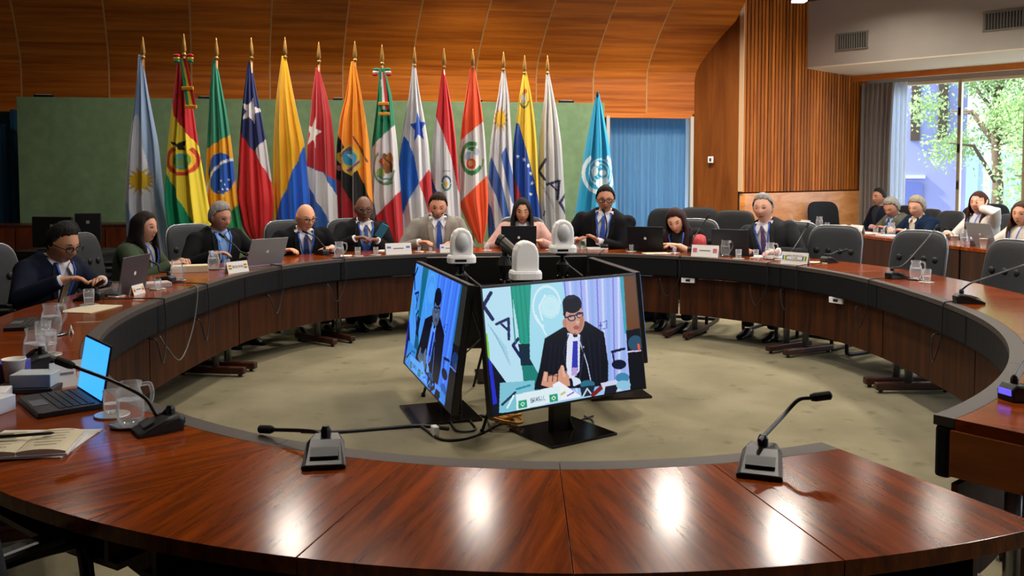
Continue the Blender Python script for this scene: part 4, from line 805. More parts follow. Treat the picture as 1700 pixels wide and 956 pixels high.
    if ros and fi > 0:
        q = D(tx, rows[0, 0]+2, dep-.06)
        for sg in (-1, 1):
            for r_, c, o in ((.03, ros[0], .03), (.03, '#e4e2dc' if fi == 7 else '#e8cf34', 0), (.028, ros[1] if fi == 7 else '#0c9468', -.028)):
                b = MB(); b.ell(q+np.array([sg*(.07-.25*o*(fi == 7)), -.01, o-.02]), (r_*1.2, .018, r_*.62), 12, 8); obj('rosette', b, mat('ros_'+c, c, .7), t, world=True, smooth=True)
        for k_, (c, dx) in enumerate(zip((ros[0], '#e4e2dc', ros[1]) if fi == 7 else ('#0c9468', '#e8cf34', '#c1141f'), (-.035, 0, .035))):
            b = MB(); L = .50 if fi == 1 else .42; ox = .06 if fi == 1 else .02
            b.loft([[q+np.array([dx*.5*(1+w)-.016+ox*w*1.6, -.03-.05*w, -.02-L*w]), q+np.array([dx*.5*(1+w)+.016+ox*w*1.6, -.03-.05*w, -.02-L*w]), q+np.array([dx*.5*(1+w)+.016+ox*w*1.6, -.025-.05*w, -.02-L*w]), q+np.array([dx*.5*(1+w)-.016+ox*w*1.6, -.025-.05*w, -.02-L*w])] for w in np.linspace(0, 1, 6)]); obj('ribbon', b, mat('ros_'+c, c, .7), t, world=True)
        for w in ((.62, 1.0) if fi == 1 else (.85, 1.12)):
            L = .50 if fi == 1 else .42; ox = .06 if fi == 1 else .02
            b = MB(); b.box(q+np.array([ox*w*1.6, -.04-.05*w, -.02-L*w]), (.12, .03, .035)); obj('fringe', b, mat('gold_fringe', '#d8931e', .6), t, world=True, bev=.006)
# ---------------------------------------------------------------- television picture (painted in the pixels of the 310x260 detail, 3.677 to 1)
H_src = np.array([(62, 140), (1005, 65), (1055, 750), (100, 890)], float)
def homog(u, v):
    s = np.array([(0, 0), (1, 0), (1, 1), (0, 1)], float); A_ = []; B2 = []
    for (x, y), (X, Y) in zip(s, H_src): A_ += [[x, y, 1, 0, 0, 0, -x*X, -y*X], [0, 0, 0, x, y, 1, -x*Y, -y*Y]]; B2 += [X, Y]
    h = np.linalg.solve(np.array(A_), np.array(B2)); w_ = h[6]*u+h[7]*v+1; return (h[0]*u+h[1]*v+h[2])/w_, (h[3]*u+h[4]*v+h[5])/w_
def letters(txt, x, y, w_, h, ax, ay, th):
    """stroke letters laid along (ax, ay)"""
    SH = {'B': [(0, 0), (0, 1), (.7, 1), (.7, .55), (0, .5), (.6, .45), (.6, 0), (0, 0)], 'R': [(0, 1), (0, 0), (.7, 0), (.7, .5), (0, .5), (.7, 1)], 'A': [(0, 1), (.35, 0), (.7, 1), (.52, .6), (.18, .6)], 'S': [(.7, 0), (0, 0), (0, .5), (.7, .5), (.7, 1), (0, 1)], 'I': [(.35, 0), (.35, 1)], 'L': [(0, 0), (0, 1), (.7, 1)]}
    out = []
    for i, ch in enumerate(txt):
        out.append(('l', [(x+(i+q)*w_*ax-r*h*ay*0, y+(i+q)*w_*ay+r*h) for q, r in SH[ch]], th, '#5c7088'))
    return out
TVOPS = [('p', [(0, 0), (240, 0), (305, 760), (0, 900)], '#b9e2f4'), ('p', [(215, 0), (380, 0), (380, 700), (300, 740), (300, 600)], '#1f9c86'), ('p', [(268, 470), (345, 470), (370, 600), (280, 600)], '#0d2a3a'), ('p', [(285, 600), (380, 600), (400, 760), (300, 760)], '#1c7f74'),
  ('p', [(360, 60), (545, 60), (590, 300), (560, 700), (400, 680), (336, 560), (340, 350)], '#a6def0'), ('p', [(540, 60), (930, 0), (960, 760), (560, 760), (590, 300)], '#a9b8f4')]
TVOPS += [('l', [(560+i*34, 60), (590+i*30, 760)], 9+5*(i % 3), ('#7f86e0', '#c9d8fb', '#93b4f2')[i % 3]) for i in range(12)]
TVOPS += [('p', [(905, 0), (935, 0), (960, 420), (930, 420)], '#3aa3b8'), ('p', [(930, 0), (1100, 0), (1100, 420), (945, 400)], '#6b4328'), ('p', [(940, 400), (1100, 380), (1100, 800), (960, 800)], '#0a0e18'), ('e', 1000, 480, 48, 48, '#2b4f6a'),
  ('l', [(945, 532), (1030, 526)], 9, '#d6c4e6'), ('l', [(1018, 490), (1022, 520)], 14, '#e0604a'),
  ('r', 450, 250, 90, 130, .88, '#d6f1f8', 100, 350), ('e', 470, 250, 55, 60, '#c4ecf6'), ('l', [(420, 330), (400, 250), (440, 180)], 8, '#e2f6fa'), ('l', [(380, 300), (440, 420)], 8, '#dff4fa'),
  ('l', [(112, 165), (66, 240), (118, 320)], 22, '#161c56'), ('l', [(140, 350), (214, 318), (212, 440)], 17, '#1c2260'), ('l', [(170, 350), (212, 390)], 14, '#1c2260'), ('l', [(268, 440), (236, 478), (278, 545)], 19, '#161c56')]
TVOPS += [('l', [(90+12*i, 350+20*i), (200+4*i, 500+24*i)], 3, '#7fb4cc') for i in range(5)]
TVOPS += [('p', [(60, 420), (85, 400), (100, 640), (75, 560)], '#7cc83c'), ('p', [(80, 540), (190, 700), (180, 900), (90, 900)], '#0c1024'), ('p', [(82, 545), (105, 580), (130, 820), (105, 830)], '#2230c8'), ('p', [(150, 700), (360, 690), (360, 860), (140, 880)], '#7fc4d8'), ('l', [(160, 830), (240, 760)], 14, '#16324a'), ('l', [(190, 850), (230, 780)], 10, '#eaf6fa'), ('l', [(250, 740), (330, 720)], 12, '#2c8fa0'),
  ('p', [(355, 745), (395, 610), (430, 440), (545, 375), (690, 340), (800, 410), (822, 600), (818, 735), (640, 745)], '#0c0f1c'), ('p', [(572, 410), (650, 420), (640, 640), (585, 700), (555, 640)], '#dfe4f6'), ('p', [(604, 462), (634, 458), (630, 640), (590, 640)], '#3036b0'), ('p', [(594, 620), (628, 620), (622, 668), (588, 668)], '#b8a0dc'),
  ('p', [(590, 668), (640, 690), (650, 715), (600, 735)], '#d5e4f8'),
  ('e', 618, 330, 62, 92, '#c9937e'), ('p', [(552, 260), (620, 235), (668, 268), (672, 320), (575, 330)], '#cf9d86'), ('e', 605, 235, 60, 56, '#11101c'), ('p', [(548, 230), (660, 225), (662, 262), (600, 250), (566, 285), (560, 320), (548, 300)], '#11101c'), ('e', 556, 350, 13, 26, '#bd8472'),
  ('l', [(560, 318), (670, 290)], 9, '#1a2350'), ('r', 600, 320, 26, 20, .7, '#1d2658'), ('r', 650, 303, 22, 20, .7, '#1d2658'), ('e', 628, 378, 20, 12, '#a65a5e'), ('e', 636, 345, 13, 10, '#dcae9a'), ('e', 620, 425, 15, 13, '#1b1e30'), ('l', [(640, 440), (690, 600), (708, 700)], 6, '#b9c4e8'), ('e', 668, 496, 5, 5, '#d8dce8'),
  ('p', [(400, 720), (420, 640), (440, 640), (450, 670), (500, 655), (530, 600), (545, 640), (575, 670), (580, 730), (520, 740), (460, 740)], '#d59a80'), ('l', [(430, 650), (424, 690)], 14, '#e2b09a'), ('l', [(535, 612), (545, 670)], 16, '#e2b09a'), ('l', [(455, 662), (505, 668)], 6, '#7a4a40'), ('l', [(582, 690), (588, 725)], 16, '#101426'),
  ('p', [(470, 720), (510, 700), (640, 790), (640, 800), (500, 820)], '#eef2fa'), ('l', [(505, 790), (545, 768)], 12, '#b6c860'), ('l', [(560, 790), (600, 770)], 8, '#5a62c0'), ('e', 688, 725, 46, 26, '#2c6e86'), ('p', [(640, 740), (735, 730), (720, 790), (650, 800)], '#10283c'), ('l', [(655, 800), (685, 750), (715, 790)], 9, '#c9d4e0'), ('l', [(720, 790), (800, 725)], 26, '#7a1f24'), ('p', [(770, 720), (870, 700), (930, 760), (800, 790)], '#cfd6ee'), ('p', [(800, 740), (890, 730), (860, 790), (790, 790)], '#16182a'),
  ('l', [(848, 530), (926, 512)], 16, '#141c40'), ('l', [(852, 535), (860, 600)], 10, '#141c40'), ('e', 890, 608, 46, 30, '#0c1430'), ('e', 910, 690, 44, 30, '#3f86b0'), ('e', 915, 735, 46, 28, '#8fc4e0'), ('l', [(780, 345), (780, 392)], 6, '#3c48a0'), ('l', [(795, 350), (820, 338), (818, 385), (796, 388)], 5, '#5a68b8'), ('l', [(770, 370), (790, 366)], 5, '#3c48a0'),
  ('p', [(244, 772), (512, 728), (522, 818), (246, 868)], '#dff0f6'), ('p', [(258, 812), (308, 804), (310, 850), (258, 858)], '#1fa07c'), ('p', [(448, 782), (500, 774), (502, 818), (450, 826)], '#1fa07c'), ('p', [(270, 832), (284, 816), (298, 828), (284, 846)], '#e8f4c8'), ('p', [(460, 802), (475, 786), (490, 798), (475, 816)], '#e8f4c8'), ('e', 284, 831, 6, 6, '#2a70a0'), ('e', 475, 801, 6, 6, '#2a70a0')]
TVOPS += [('l', [(470+i*26, 470+i*8), (440+i*30, 700)], 5, '#161b30') for i in range(3)]+[('l', [(700+i*34, 430+i*12), (720+i*26, 700)], 6, '#171c33') for i in range(3)]
TVOPS += [('l', [(578, 420), (545, 520), (560, 640)], 7, '#232a46'), ('l', [(655, 425), (668, 540), (640, 690)], 7, '#232a46'), ('l', [(585, 300), (596, 296)], 6, '#b88470'), ('p', [(660, 300), (674, 330), (664, 380), (640, 408), (646, 360)], '#b27a66'), ('l', [(575, 395), (600, 414), (628, 418)], 6, '#a87060'), ('p', [(556, 200), (600, 184), (640, 190), (600, 204)], '#262438')]
TVOPS += [('r', 470, 250, r_, r_*1.15, .93, '#d9f2f8') for r_ in (28, 44, 60)]+[('l', [(232+26*i, 60), (250+28*i, 460)], 7, '#178a76') for i in range(4)]
TVOPS += letters('BRASIL', 334, 800, 16, 24, .985, -.16, 3.6)
def screen(name, parent, Wd, Ht, tint, em, nx=400, ny=225):
    u, v = np.meshgrid(np.linspace(0, 1, nx), np.linspace(0, 1, ny)); X, Y = homog(u, v); C = paint(X, Y, '#9fc8ec', TVOPS)*np.array(tint)
    V = np.stack([(u-.5)*Wd, np.zeros_like(u), (.5-v)*Ht], -1).reshape(-1, 3)
    fc = [(i*nx+j, (i+1)*nx+j, (i+1)*nx+j+1, i*nx+j+1) for i in range(ny-1) for j in range(nx-1)]
    me = bpy.data.meshes.new(name); me.from_pydata(V.tolist(), [], fc); me.materials.append(colmat('screen_glow', em=em)); set_col(me, C); return obj(name, me, None, parent)
def tv(p0, p1, zt, tilt, label, pic, asp=.58):
    """p0, p1: ends of the top edge, left to right as seen from the screen side"""
    p0, p1 = np.array(p0, float), np.array(p1, float); d = p1-p0; Wd = np.linalg.norm(d); d /= Wd; rz = math.atan2(d[1], d[0]); Ht = Wd*asp
    n = np.array([d[1], -d[0]]); c = (p0+p1)/2+n*math.sin(tilt)*Ht/2
    t = thing('television', label, 'television', (c[0], c[1], 0), rz); zc = zt-math.cos(tilt)*Ht/2
    b = MB(); R = rot('X', -tilt)
    b.box((0, .022, zc), (Wd, .04, Ht), R=R); o = obj('bezel', b, M_black, t, bev=.004)
    b = MB(); b.box((0, .055, zc-.06), (Wd*.6, .05, Ht*.6), R=R); obj('rear_housing', b, M_black, t, bev=.01)
    if pic:
        s = screen('screen', t, Wd-.024, Ht-.03, pic[0], pic[1]); s.location = (0, 0, zc+.002); s.rotation_euler = (-tilt, 0, 0)
    else: b = MB(); b.box((0, -.001, zc), (Wd-.024, .004, Ht-.03), R=R); obj('screen', b, emit('screen_plain', '#5a90d8', .8), t)
    b = MB(); b.box((0, .08, .19), (.13, .05, .36)); obj('stand_column', b, M_blackm, t, bev=.005)
    b = MB(); b.box((0, .05, .0075), (.46, .42, .015)); obj('base_plate', b, mat('smoked_plate', '#0d0a09', .18), t, bev=.003)
    return t
TVZ = .885; Bl = 1.0
tv((-.17, 4.63), (.75, 5.26), TVZ, .15, 'large television showing the man in black suit, facing the gap', ((1, 1, 1), .95), .625)
tv((-.66, 6.0), (-.235, 4.68), TVZ, .14, 'large television tinted blue, facing the olive jacketed woman', ((.16, .5, 1.2), .85), .515)
tv((.55, 6.42), (-.62, 6.30), TVZ, .1, 'television with its back turned, facing the flags', None)
tv((.80, 5.42), (.60, 6.40), TVZ-.01, .1, 'television with its back turned, facing the tufted chairs', None)
# ---------------------------------------------------------------- robotic cameras on tripods
def ptz(px_, py_, dep, sc, rz, label, dark=False):
    q = D(px_, py_, dep); z0 = q[2]
    t = thing('robotic_camera', label, 'camera', (q[0], q[1], 0), rz)
    Mw = M_white if not dark else mat('dark_camera', '#3a3d42', .35, .2)
    b = MB(); R_ = []
    for z, s_ in ((0, .96), (.004, 1), (.035, 1), (.048, .93), (.05, .8)):
        th = np.arange(24)*2*PI/24; R_.append(np.c_[.088*sc*s_*np.sign(np.cos(th))*np.abs(np.cos(th))**.5, .075*sc*s_*np.sign(np.sin(th))*np.abs(np.sin(th))**.5, np.full(24, z0+z*sc)])
    b.loft(R_); obj('base', b, Mw, t, smooth=False)
    b = MB(); b.box((-.01*sc, -.0755*sc, z0+.02*sc), (.07*sc, .004, .014*sc)); obj('status_panel', b, M_black, t)
    b = MB(); prof = [(-.068, .05), (-.068, .13), (-.062, .165), (-.045, .195), (-.02, .21), (0, .213), (.02, .21), (.045, .195), (.062, .165), (.068, .13), (.068, .05)]
    for s in (-1, 1):
        bb = MB(); pr = [(s*(.068), .05), (s*.068, .13), (s*.06, .168), (s*.046, .16), (s*.046, .05)]
    b.loft([[(x*sc*k, y*sc, z0+(.05+(z-.05)*k2)*sc) for x, z in prof] for y, k, k2 in ((-.05, .85, .93), (-.042, 1, 1), (.042, 1, 1), (.05, .85, .93))]); obj('yoke', b, Mw, t, smooth=False, bev=.004)
    b = MB(); b.ell((0, -.03*sc, z0+.128*sc), (.047*sc, .052*sc, .066*sc), 20, 14); hd = obj('lens_head', b, mat('camera_head', '#c2c4c6' if not dark else '#5a5e62', .4), t, smooth=True)
    b = MB(); b.tube([(0, .0, z0+.13*sc), (0, .03*sc, z0+.13*sc)], [.03*sc, .028*sc], 16); obj('lens', b, M_black, hd)
    b = MB(); b.tube([(0, 0, .25), (0, 0, z0)], .016, 10); b.lathe([(.05, z0-.02), (.05, z0), (.02, z0)], (0, 0, 0), 16); b.lathe([(.03, z0-.16), (.045, z0-.13), (.045, z0-.08), (.02, z0-.05)], (0, 0, 0), 12); obj('tripod_column', b, M_blackm, t)
    b = MB(); b.tube([(.04, 0, z0-.09), (.13, -.05, z0-.16)], .008, 6); obj('tripod_handle', b, M_black, t)
    for k in range(3):
        a = k*2*PI/3+.4; e = np.array([math.cos(a), math.sin(a), 0])
        b = MB(); b.tube([e*.03+(0, 0, z0-.16), e*.30+(0, 0, .02)], [.013, .009], 8); b.tube([(0, 0, .3), e*.17+(0, 0, .42)], .005, 6); b.lathe([(.014, 0), (.014, .02), (.009, .03)], e*.302, 8); obj('tripod_leg', b, M_blackm, t)
ptz(766, 436, 5.62, 1.05, .15, 'white robotic camera on tripod behind the blue tinted television')
ptz(872, 463, 5.1, 1.06, 3.35, 'white robotic camera on tripod right behind the bright television')
ptz(934, 419, 5.95, 1.05, .1, 'white robotic camera on tripod in front of the gesturing man')
t0_ = D(838, 440, 5.8)
t = thing('camcorder', 'dark barrel camcorder on tripod between the white cameras', 'camera', (t0_[0], t0_[1], 0), .3); z0 = t0_[2]
b = MB(); b.tube([(-.02, -.0, z0+.16), (.06, -.05, z0+.08)], [.036, .036], 18); obj('barrel', b, mat('gunmetal', '#6a6660', .3, .7), t, smooth=False)
b = MB(); b.tube([(-.045, .015, z0+.175), (-.02, 0, z0+.16)], [.04, .042], 18); obj('hood', b, M_black, t)
b = MB(); b.tube([(0, 0, .2), (0, 0, z0+.13)], .018, 10); b.lathe([(.04, z0-.05), (.05, z0), (.03, z0+.06)], (0, 0, 0), 14); obj('tripod_column', b, M_blackm, t)
for k in range(3):
    a = k*2*PI/3; e = np.array([math.cos(a), math.sin(a), 0]); b = MB(); b.tube([e*.03+(0, 0, z0-.1), e*.3+(0, 0, .01)], [.013, .009], 8); obj('tripod_leg', b, M_blackm, t)
# ---------------------------------------------------------------- chairs
def chair(label, col, trim, group, tuft=True, high=0., name='conference_chair'):
    t = thing(name, label, 'chair', (0, 0, 0), 0, group); Mc = mat('upholstery_'+col, col, .65, spec=.3, var=.12, vscale=12, bump=.08, bscale=150)
    def slab(w_, h, n=28, p=4.5):
        th = np.arange(n)*2*PI/n; return np.c_[w_/2*np.sign(np.cos(th))*np.abs(np.cos(th))**(2/p), h/2*np.sign(np.sin(th))*np.abs(np.sin(th))**(2/p)]
    b = MB(); h = .54+high; zc = .48+h/2; a = slab(.50, h)
    def curve(x): return .10*(x/.25)**2*.35
    rings = []
    for y, k in ((-.235, .93), (-.225, .985), (-.21, 1), (-.275, 1.0), (-.285, .97)):
        rings.append([(x*k, y+curve(x)-.10*(z/h+.5)*.9, zc+z*k) for x, z in a])
    def ringk(y, k): return [(x*k, y+curve(x*k)-.10*(z*k/h+.5)*.9, zc+z*k) for x, z in a]
    b.loft([ringk(y, k) for y, k in ((-.228, .04), (-.229, .3), (-.230, .55), (-.232, .78), (-.236, .93), (-.245, .985), (-.262, 1), (-.282, .985), (-.290, .93), (-.292, .5), (-.292, .04))]); bk = obj('backrest', b, Mc, t, smooth=True)
    if tuft:
        for i, x in enumerate((-.165, -.055, .055, .165)):
            z = zc+.05; y = -.227+curve(x)-.10*((z-zc)/h+.5)*.9
            b = MB(); b.ell((x, y, z), (.027, .012, .027), 12, 8); obj('tuft_button', b, mat('button_dark', '#0c0c0e', .6), bk, smooth=True)
        b = MB(); b.tube([(x, -.234+curve(x)-.045-.0, zc-.045) for x in np.linspace(-.23, .23, 12)], .006, 6); obj('seam', b, Mc, bk)
    if trim:
        pts = [(x*1.01, -.262+curve(x)-.10*(z/h+.5)*.9, zc+z*1.01) for x, z in a if z > -h*.45]; pts = sorted(pts, key=lambda q: math.atan2(q[2]-zc, q[0]) if math.atan2(q[2]-zc, q[0]) > -PI/2 else math.atan2(q[2]-zc, q[0])+2*PI)
        b = MB(); b.tube(pts, .010, 8); obj('edge_trim', b, mat('trim_metal', '#7e8487', .35, .7), bk, smooth=True)
    b = MB(); s_ = slab(.50, .46); b.loft([[(x*k, y*k+.01, z) for x, y in s_] for z, k in ((.40, .95), (.41, 1), (.465, 1), (.48, .94))]); obj('seat', b, Mc, t, bev=.006)
    for s in (-1, 1):
        b = MB(); b.tube(smoothline([(s*.25, -.27, .52), (s*.27, -.24, .64), (s*.275, -.1, .66), (s*.275, .14, .65), (s*.27, .2, .60), (s*.265, .2, .30), (s*.26, .22, .06), (s*.26, .18, .018), (s*.26, -.05, .016), (s*.26, -.26, .016)], 44), .016, 8); obj('sled_leg', b, M_blackm, t, smooth=True)
        b = MB(); b.box((s*.275, .02, .672), (.05, .26, .028)); obj('armrest', b, M_black, t, bev=.01)
    b = MB(); b.tube([(-.26, -.25, .016), (.26, -.25, .016)], .016, 8); obj('floor_tube', b, M_blackm, t); b = MB(); b.tube([(-.26, .02, .39), (.26, .02, .39)], .014, 8); obj('cross_tube', b, M_blackm, t)
    learn(t); return t
CH = chair('empty dark grey tufted chair beside the small flagged tablecard', '#2d3034', True, None)
cs = [(1382, 7.75, 'empty dark grey tufted chair just past the grey-suited man'), (1520, 7.05, 'empty dark grey tufted chair behind the carafe and glass'), (1673, 6.05, 'empty dark grey tufted chair beside the window reflections')]
def face_rz(p, aim=(.22, 5.4)): v = np.array(aim)-np.array(p[:2]); return math.atan2(-v[0], v[1])
for i, (px_, d, lb) in enumerate(cs):
    q = D(px_, 400, d); v = np.array([q[0], q[1]])-np.array([.22, 5.4]); v /= np.linalg.norm(v); p = np.array([q[0], q[1]])-v*.25
    if i == 0: place(CH, (p[0], p[1], 0), face_rz(p)); CH['label'] = lb
    else: dup(CH, (p[0], p[1], 0), face_rz(p), lb)
OCC = ['man in navy suit', 'woman in olive jacket', 'grey-haired man in black', 'bald man', 'man holding a phone', 'man in light grey jacket', 'woman in pink blazer', 'gesturing man in black suit', 'red-haired woman', 'grey-suited man', 'man by the drape', 'man in olive jacket', 'man in navy blazer', 'woman in white blazer', 'woman in cream top']
for (base, rz), oc in zip(SEATS, OCC):
    c = dup(CH, (base[0]+math.sin(rz)*.0, base[1], 0), rz, 'dark grey chair occupied by the '+oc)
    c.location = (base[0]+math.sin(rz)*.06, base[1]-math.cos(rz)*.06, 0)
CB = chair('black leather armchair before the blue curtain', '#121316', False, None, False, .06, 'leather_armchair')
for i, (px_, d, a, lb) in enumerate(((1092, 10.15, 2.6, 'black leather armchair standing before the blue curtain'), (1163, 10.5, 3.0, 'black leather armchair before the wood panel, farther back'), (1200, 9.6, 2.5, 'black leather armchair with pale piping behind the grey-suited man'), (1596, 11.75, aR+PI/2, 'black chair standing behind the woman in white'), (1676, 11.8, aR+PI/2+PI, 'black chair under the window beside the woman in cream'), (1384, 12.78, aR+PI/2+PI, 'black chair by the slat wall behind the window row'), (178, 7.7, -1.4, 'black chair behind the olive-jacketed woman'), (-30, 6.3, -1.3, 'black chair beside the man in navy suit'), (-40, 4.85, -1.2, 'black chair in shadow by the stacked papers'))):
    q = D(px_, 400, d)
    if i == 0: place(CB, (q[0], q[1], 0), a); CB['label'] = lb
    else: dup(CB, (q[0], q[1], 0), a, lb)
q = P(-20, 956, .5); dup(CB, (-.845, 1.655, 0), -.52, 'dark armchair pulled up to the open notebook')
# ---------------------------------------------------------------- things on the tables
def T(x, y, lo=.10, hi=.47):
    for _ in range(90):  # slide along the pixel column until the thing stands on the ring
        p = P(x, y, TZ); th_ = math.atan2(p[1]-CR[1], p[0]-CR[0])
        for _ in range(3):
            e = inner(th_)[0]; n_ = onorm(th_)[0]; tg = np.array([-n_[1], n_[0]]); th_ += ((p[:2]-e)@tg)/np.hypot(*(e-CR))
        o = (p[:2]-inner(th_)[0])@onorm(th_)[0]
        if lo <= o <= hi or abs(onorm(th_)[0][1]) < .25: break
        y += (.3 if o > hi else -.3)*(1 if onorm(th_)[0][1] > 0 else -1)
    return p
def to_rz(v): return math.atan2(v[0], -v[1])          # local -Y looks along v
def inward(p): v = CR-np.array(p[:2]); return v/np.linalg.norm(v)
def mic(bp, tips, label, rz=None, cable=True, sc=1.0, led=None, rowdesk=False):
    p = T(*bp); v = inward(p); rz = to_rz(v) if rz is None else rz
    t = thing('gooseneck_microphone', label, 'microphone', (p[0], p[1], TZ), rz); Mi = XF[t.name].inverted()
    b = MB(); w_ = .055*sc
    prof = [(-.075, .0), (.07, 0), (.072, .012), (-.02, .052), (-.06, .056), (-.078, .04)]
    b.loft([[(x*k*(1-.42*max(0, -y)/.078), y*sc, z*sc*k2) for y, z in prof] for x, k, k2 in ((-w_, 1, .82), (-w_*.8, 1, 1), (w_*.8, 1, 1), (w_, 1, .82))]); bs = obj('base', b, mat('mic_grey', '#1c1e20', .38, .2), t, bev=.003)
    b = MB(); b.box((0, .035*sc, .034*sc), (.07*sc, .035*sc, .004), R=rot('X', -.42)); obj('keypad', b, mat('mic_keys', '#3c3f41', .5, .2), bs)
    b = MB(); b.box((0, -.078*sc, .03*sc), (.05*sc, .004, .02*sc)); obj('status_light', b, emit('led_'+led, led, 1.2) if led else M_black, bs)
    b = MB(); b.lathe([(.013, .05*sc), (.013, .07*sc), (.008, .08*sc)], (0, -.04*sc, 0), 10); obj('collar', b, M_black, bs)
    top = np.array(XF[t.name]@Vector((0, -.04*sc, .075*sc))); pts = [top]
    for (x, y, dd) in tips: pts.append(D(x, y, top[1]+dd))
    L = smoothline(pts, 26); b = MB(); b.tube(L, .0055, 8); st = obj('stem', b, M_black, t, world=True, smooth=True)
    d = L[-1]-L[-2]; d /= np.linalg.norm(d); b = MB(); b.tube([L[-1], L[-1]+d*.012, L[-1]+d*.05, L[-1]+d*.055], [.009, .012, .012, .006], 12); obj('capsule', b, mat('mic_foam', '#101012', .9), st, world=True)
    if cable:
        th_ = math.atan2(p[1]-CR[1], p[0]-CR[0]); e = inner(th_)[0]; n_ = onorm(th_)[0]; a = inner(th_+.06)[0]
        pp = [np.r_[p[:2]-n_*.07*0+v*.08*sc, TZ+.006], np.r_[e+n_*.02, TZ+.007], np.r_[e-n_*.012, TZ-.02], np.r_[e-n_*.02, TZ-.2], np.r_[e*.4+a*.6-n_*.03, TZ-.36], np.r_[a-n_*.015, TZ-.22], np.r_[a+n_*.03, TZ-.205]]
        b = MB(); b.tube(smoothline(pp, 40), .004, 6); obj('cable', b, M_cab, t, world=True)
    return t
mic((540, 765), [(540, 728, .0), (520, 716, .06), (452, 713, .16)], 'wedge microphone with stem bent to one side on the bare glossy table', cable=False, rz=.15+PI, led='#2a66d8')
mic((1264, 781), [(1262, 730, -.02), (1300, 690, .1), (1325, 664, .12), (1346, 660, .12)], 'wedge microphone with tall bent stem near the square cut table end', cable=False, rz=-.35+PI, led='#2a66d8')
mic((262, 716), [(262, 690, 0), (240, 660, .0), (190, 634, 0), (122, 608, 0)], 'wedge microphone with stem reaching across the blue laptop screen', cable=False, sc=.88, rz=2.2)
mic((1700, 662), [(1685, 622, 0), (1700, 600, .1), (1730, 590, .2)], 'black wedge microphone with violet glow at the table end', cable=False, led='#6a5cff', rz=-1.3)
mic((1608, 503), [(1612, 470, 0), (1640, 460, .1), (1705, 438, .3)], 'low round-based microphone on the table mirroring the window')
mic((1488, 462), [(1500, 440, 0), (1530, 408, .1), (1553, 380, .2)], 'black microphone whose stem crosses the tufted chair by the carafe')
mic((1375, 436), [(1380, 422, 0), (1388, 418, .05), (1400, 416, .1)], 'folded dark microphone beside the empty chair past the grey-suited man')
mic((1318, 425), [(1318, 412, 0), (1330, 393, .1), (1338, 378, .15)], 'microphone with slanting stem behind the three-line tablecard')
mic((1150, 410), [(1150, 398, 0), (1163, 378, .05), (1172, 364, .05)], 'microphone with slanting pale stem beside the red-haired woman')
mic((1004, 409), [(1006, 385, 0), (1007, 368, -.05), (1003, 353, -.1)], 'microphone standing upright before the gesturing man')
mic((536, 422), [(532, 402, 0), (525, 394, 0), (511, 387, 0)], 'microphone arching towards the bald man')
mic((408, 432), [(400, 418, 0), (388, 406, 0), (372, 394, 0)], 'microphone slanting towards the grey-haired man in black')
mic((272, 470), [(265, 450, 0), (262, 440, 0), (250, 434, 0)], 'microphone before the woman in olive jacket')
mic((50, 612), [(45, 590, 0), (60, 580, 0), (75, 590, 0)], 'black microphone among the papers beside the paper cup', cable=False)
mic((148, 498), [(150, 484, 0), (154, 478, 0), (160, 474, 0)], 'small microphone before the man in navy suit')
def tumbler(p, label, h=.10, coaster=True, group=None, m=None):
    t = thing('water_glass', label, 'glass', (p[0], p[1], TZ), 0, group); z0 = .006 if coaster else 0
    b = MB(); r = .036*h/.1*.95; b.lathe([(.001, z0+.003), (r*.8, z0+.003), (r*.86, z0+.008), (r*.95, z0+h*.5), (r, z0+h), (r*.96, z0+h)], n=18, cap=False); obj('tumbler', b, M_glass, t, smooth=True)
    b = MB(); b.lathe([(.001, z0+h*.45), (r*.9, z0+h*.45)], n=16); obj('water', b, glass('water', (.9, .94, .97), .8, .02, .1), t)
    if coaster: b = MB(); b.lathe([(.05, 0), (.052, .003), (.05, .006), (.001, .006)], n=20); obj('coaster', b, mat('pale_coaster', '#b7b2aa', .3, .5), t)
def carafe(p, label, rz=0, h=.17):
    t = thing('water_carafe', label, 'carafe', (p[0], p[1], TZ), rz); z = .008; k = h/.17
    b = MB(); b.lathe([(.001, z), (.042*k, z), (.05*k, z+.01), (.057*k, z+.06*k), (.05*k, z+.115*k), (.04*k, z+.14*k), (.047*k, z+.17*k), (.044*k, z+.17*k)], n=22, cap=False); obj('body', b, M_glass, t, smooth=True)
    b = MB(); b.tube(smoothline([(.043*k, 0, z+.155*k), (.08*k, 0, z+.15*k), (.085*k, 0, z+.09*k), (.054*k, 0, z+.04*k)], 16), .006, 8); obj('handle', b, M_glass, t, smooth=True)
    b = MB(); b.lathe([(.001, z+.1*k), (.05*k, z+.1*k)], n=20); obj('water', b, glass('water', (.9, .94, .97), .8, .02, .1), t)
    b = MB(); b.lathe([(.065*k, 0), (.08*k, .004), (.082*k, .008), (.06*k, .006), (.001, .006)], n=26); obj('saucer', b, mat('steel_saucer', '#b9bbbd', .18, .9), t, smooth=True)
def cup(p, label, col='#dedad2', h=.095, z=TZ):
    t = thing('paper_cup', label, 'cup', (p[0], p[1], z)); b = MB(); b.lathe([(.026, 0), (.037, h), (.039, h), (.039, h-.005), (.034, h-.005), (.025, .004), (.001, .004)], n=20, cap=False); obj('wall', b, mat('cup_'+col, col, .6), t, smooth=True)
    b = MB(); b.lathe([(.001, h*.7), (.032, h*.7)], n=16); obj('drink', b, mat('coffee', '#2a1710', .2), t)
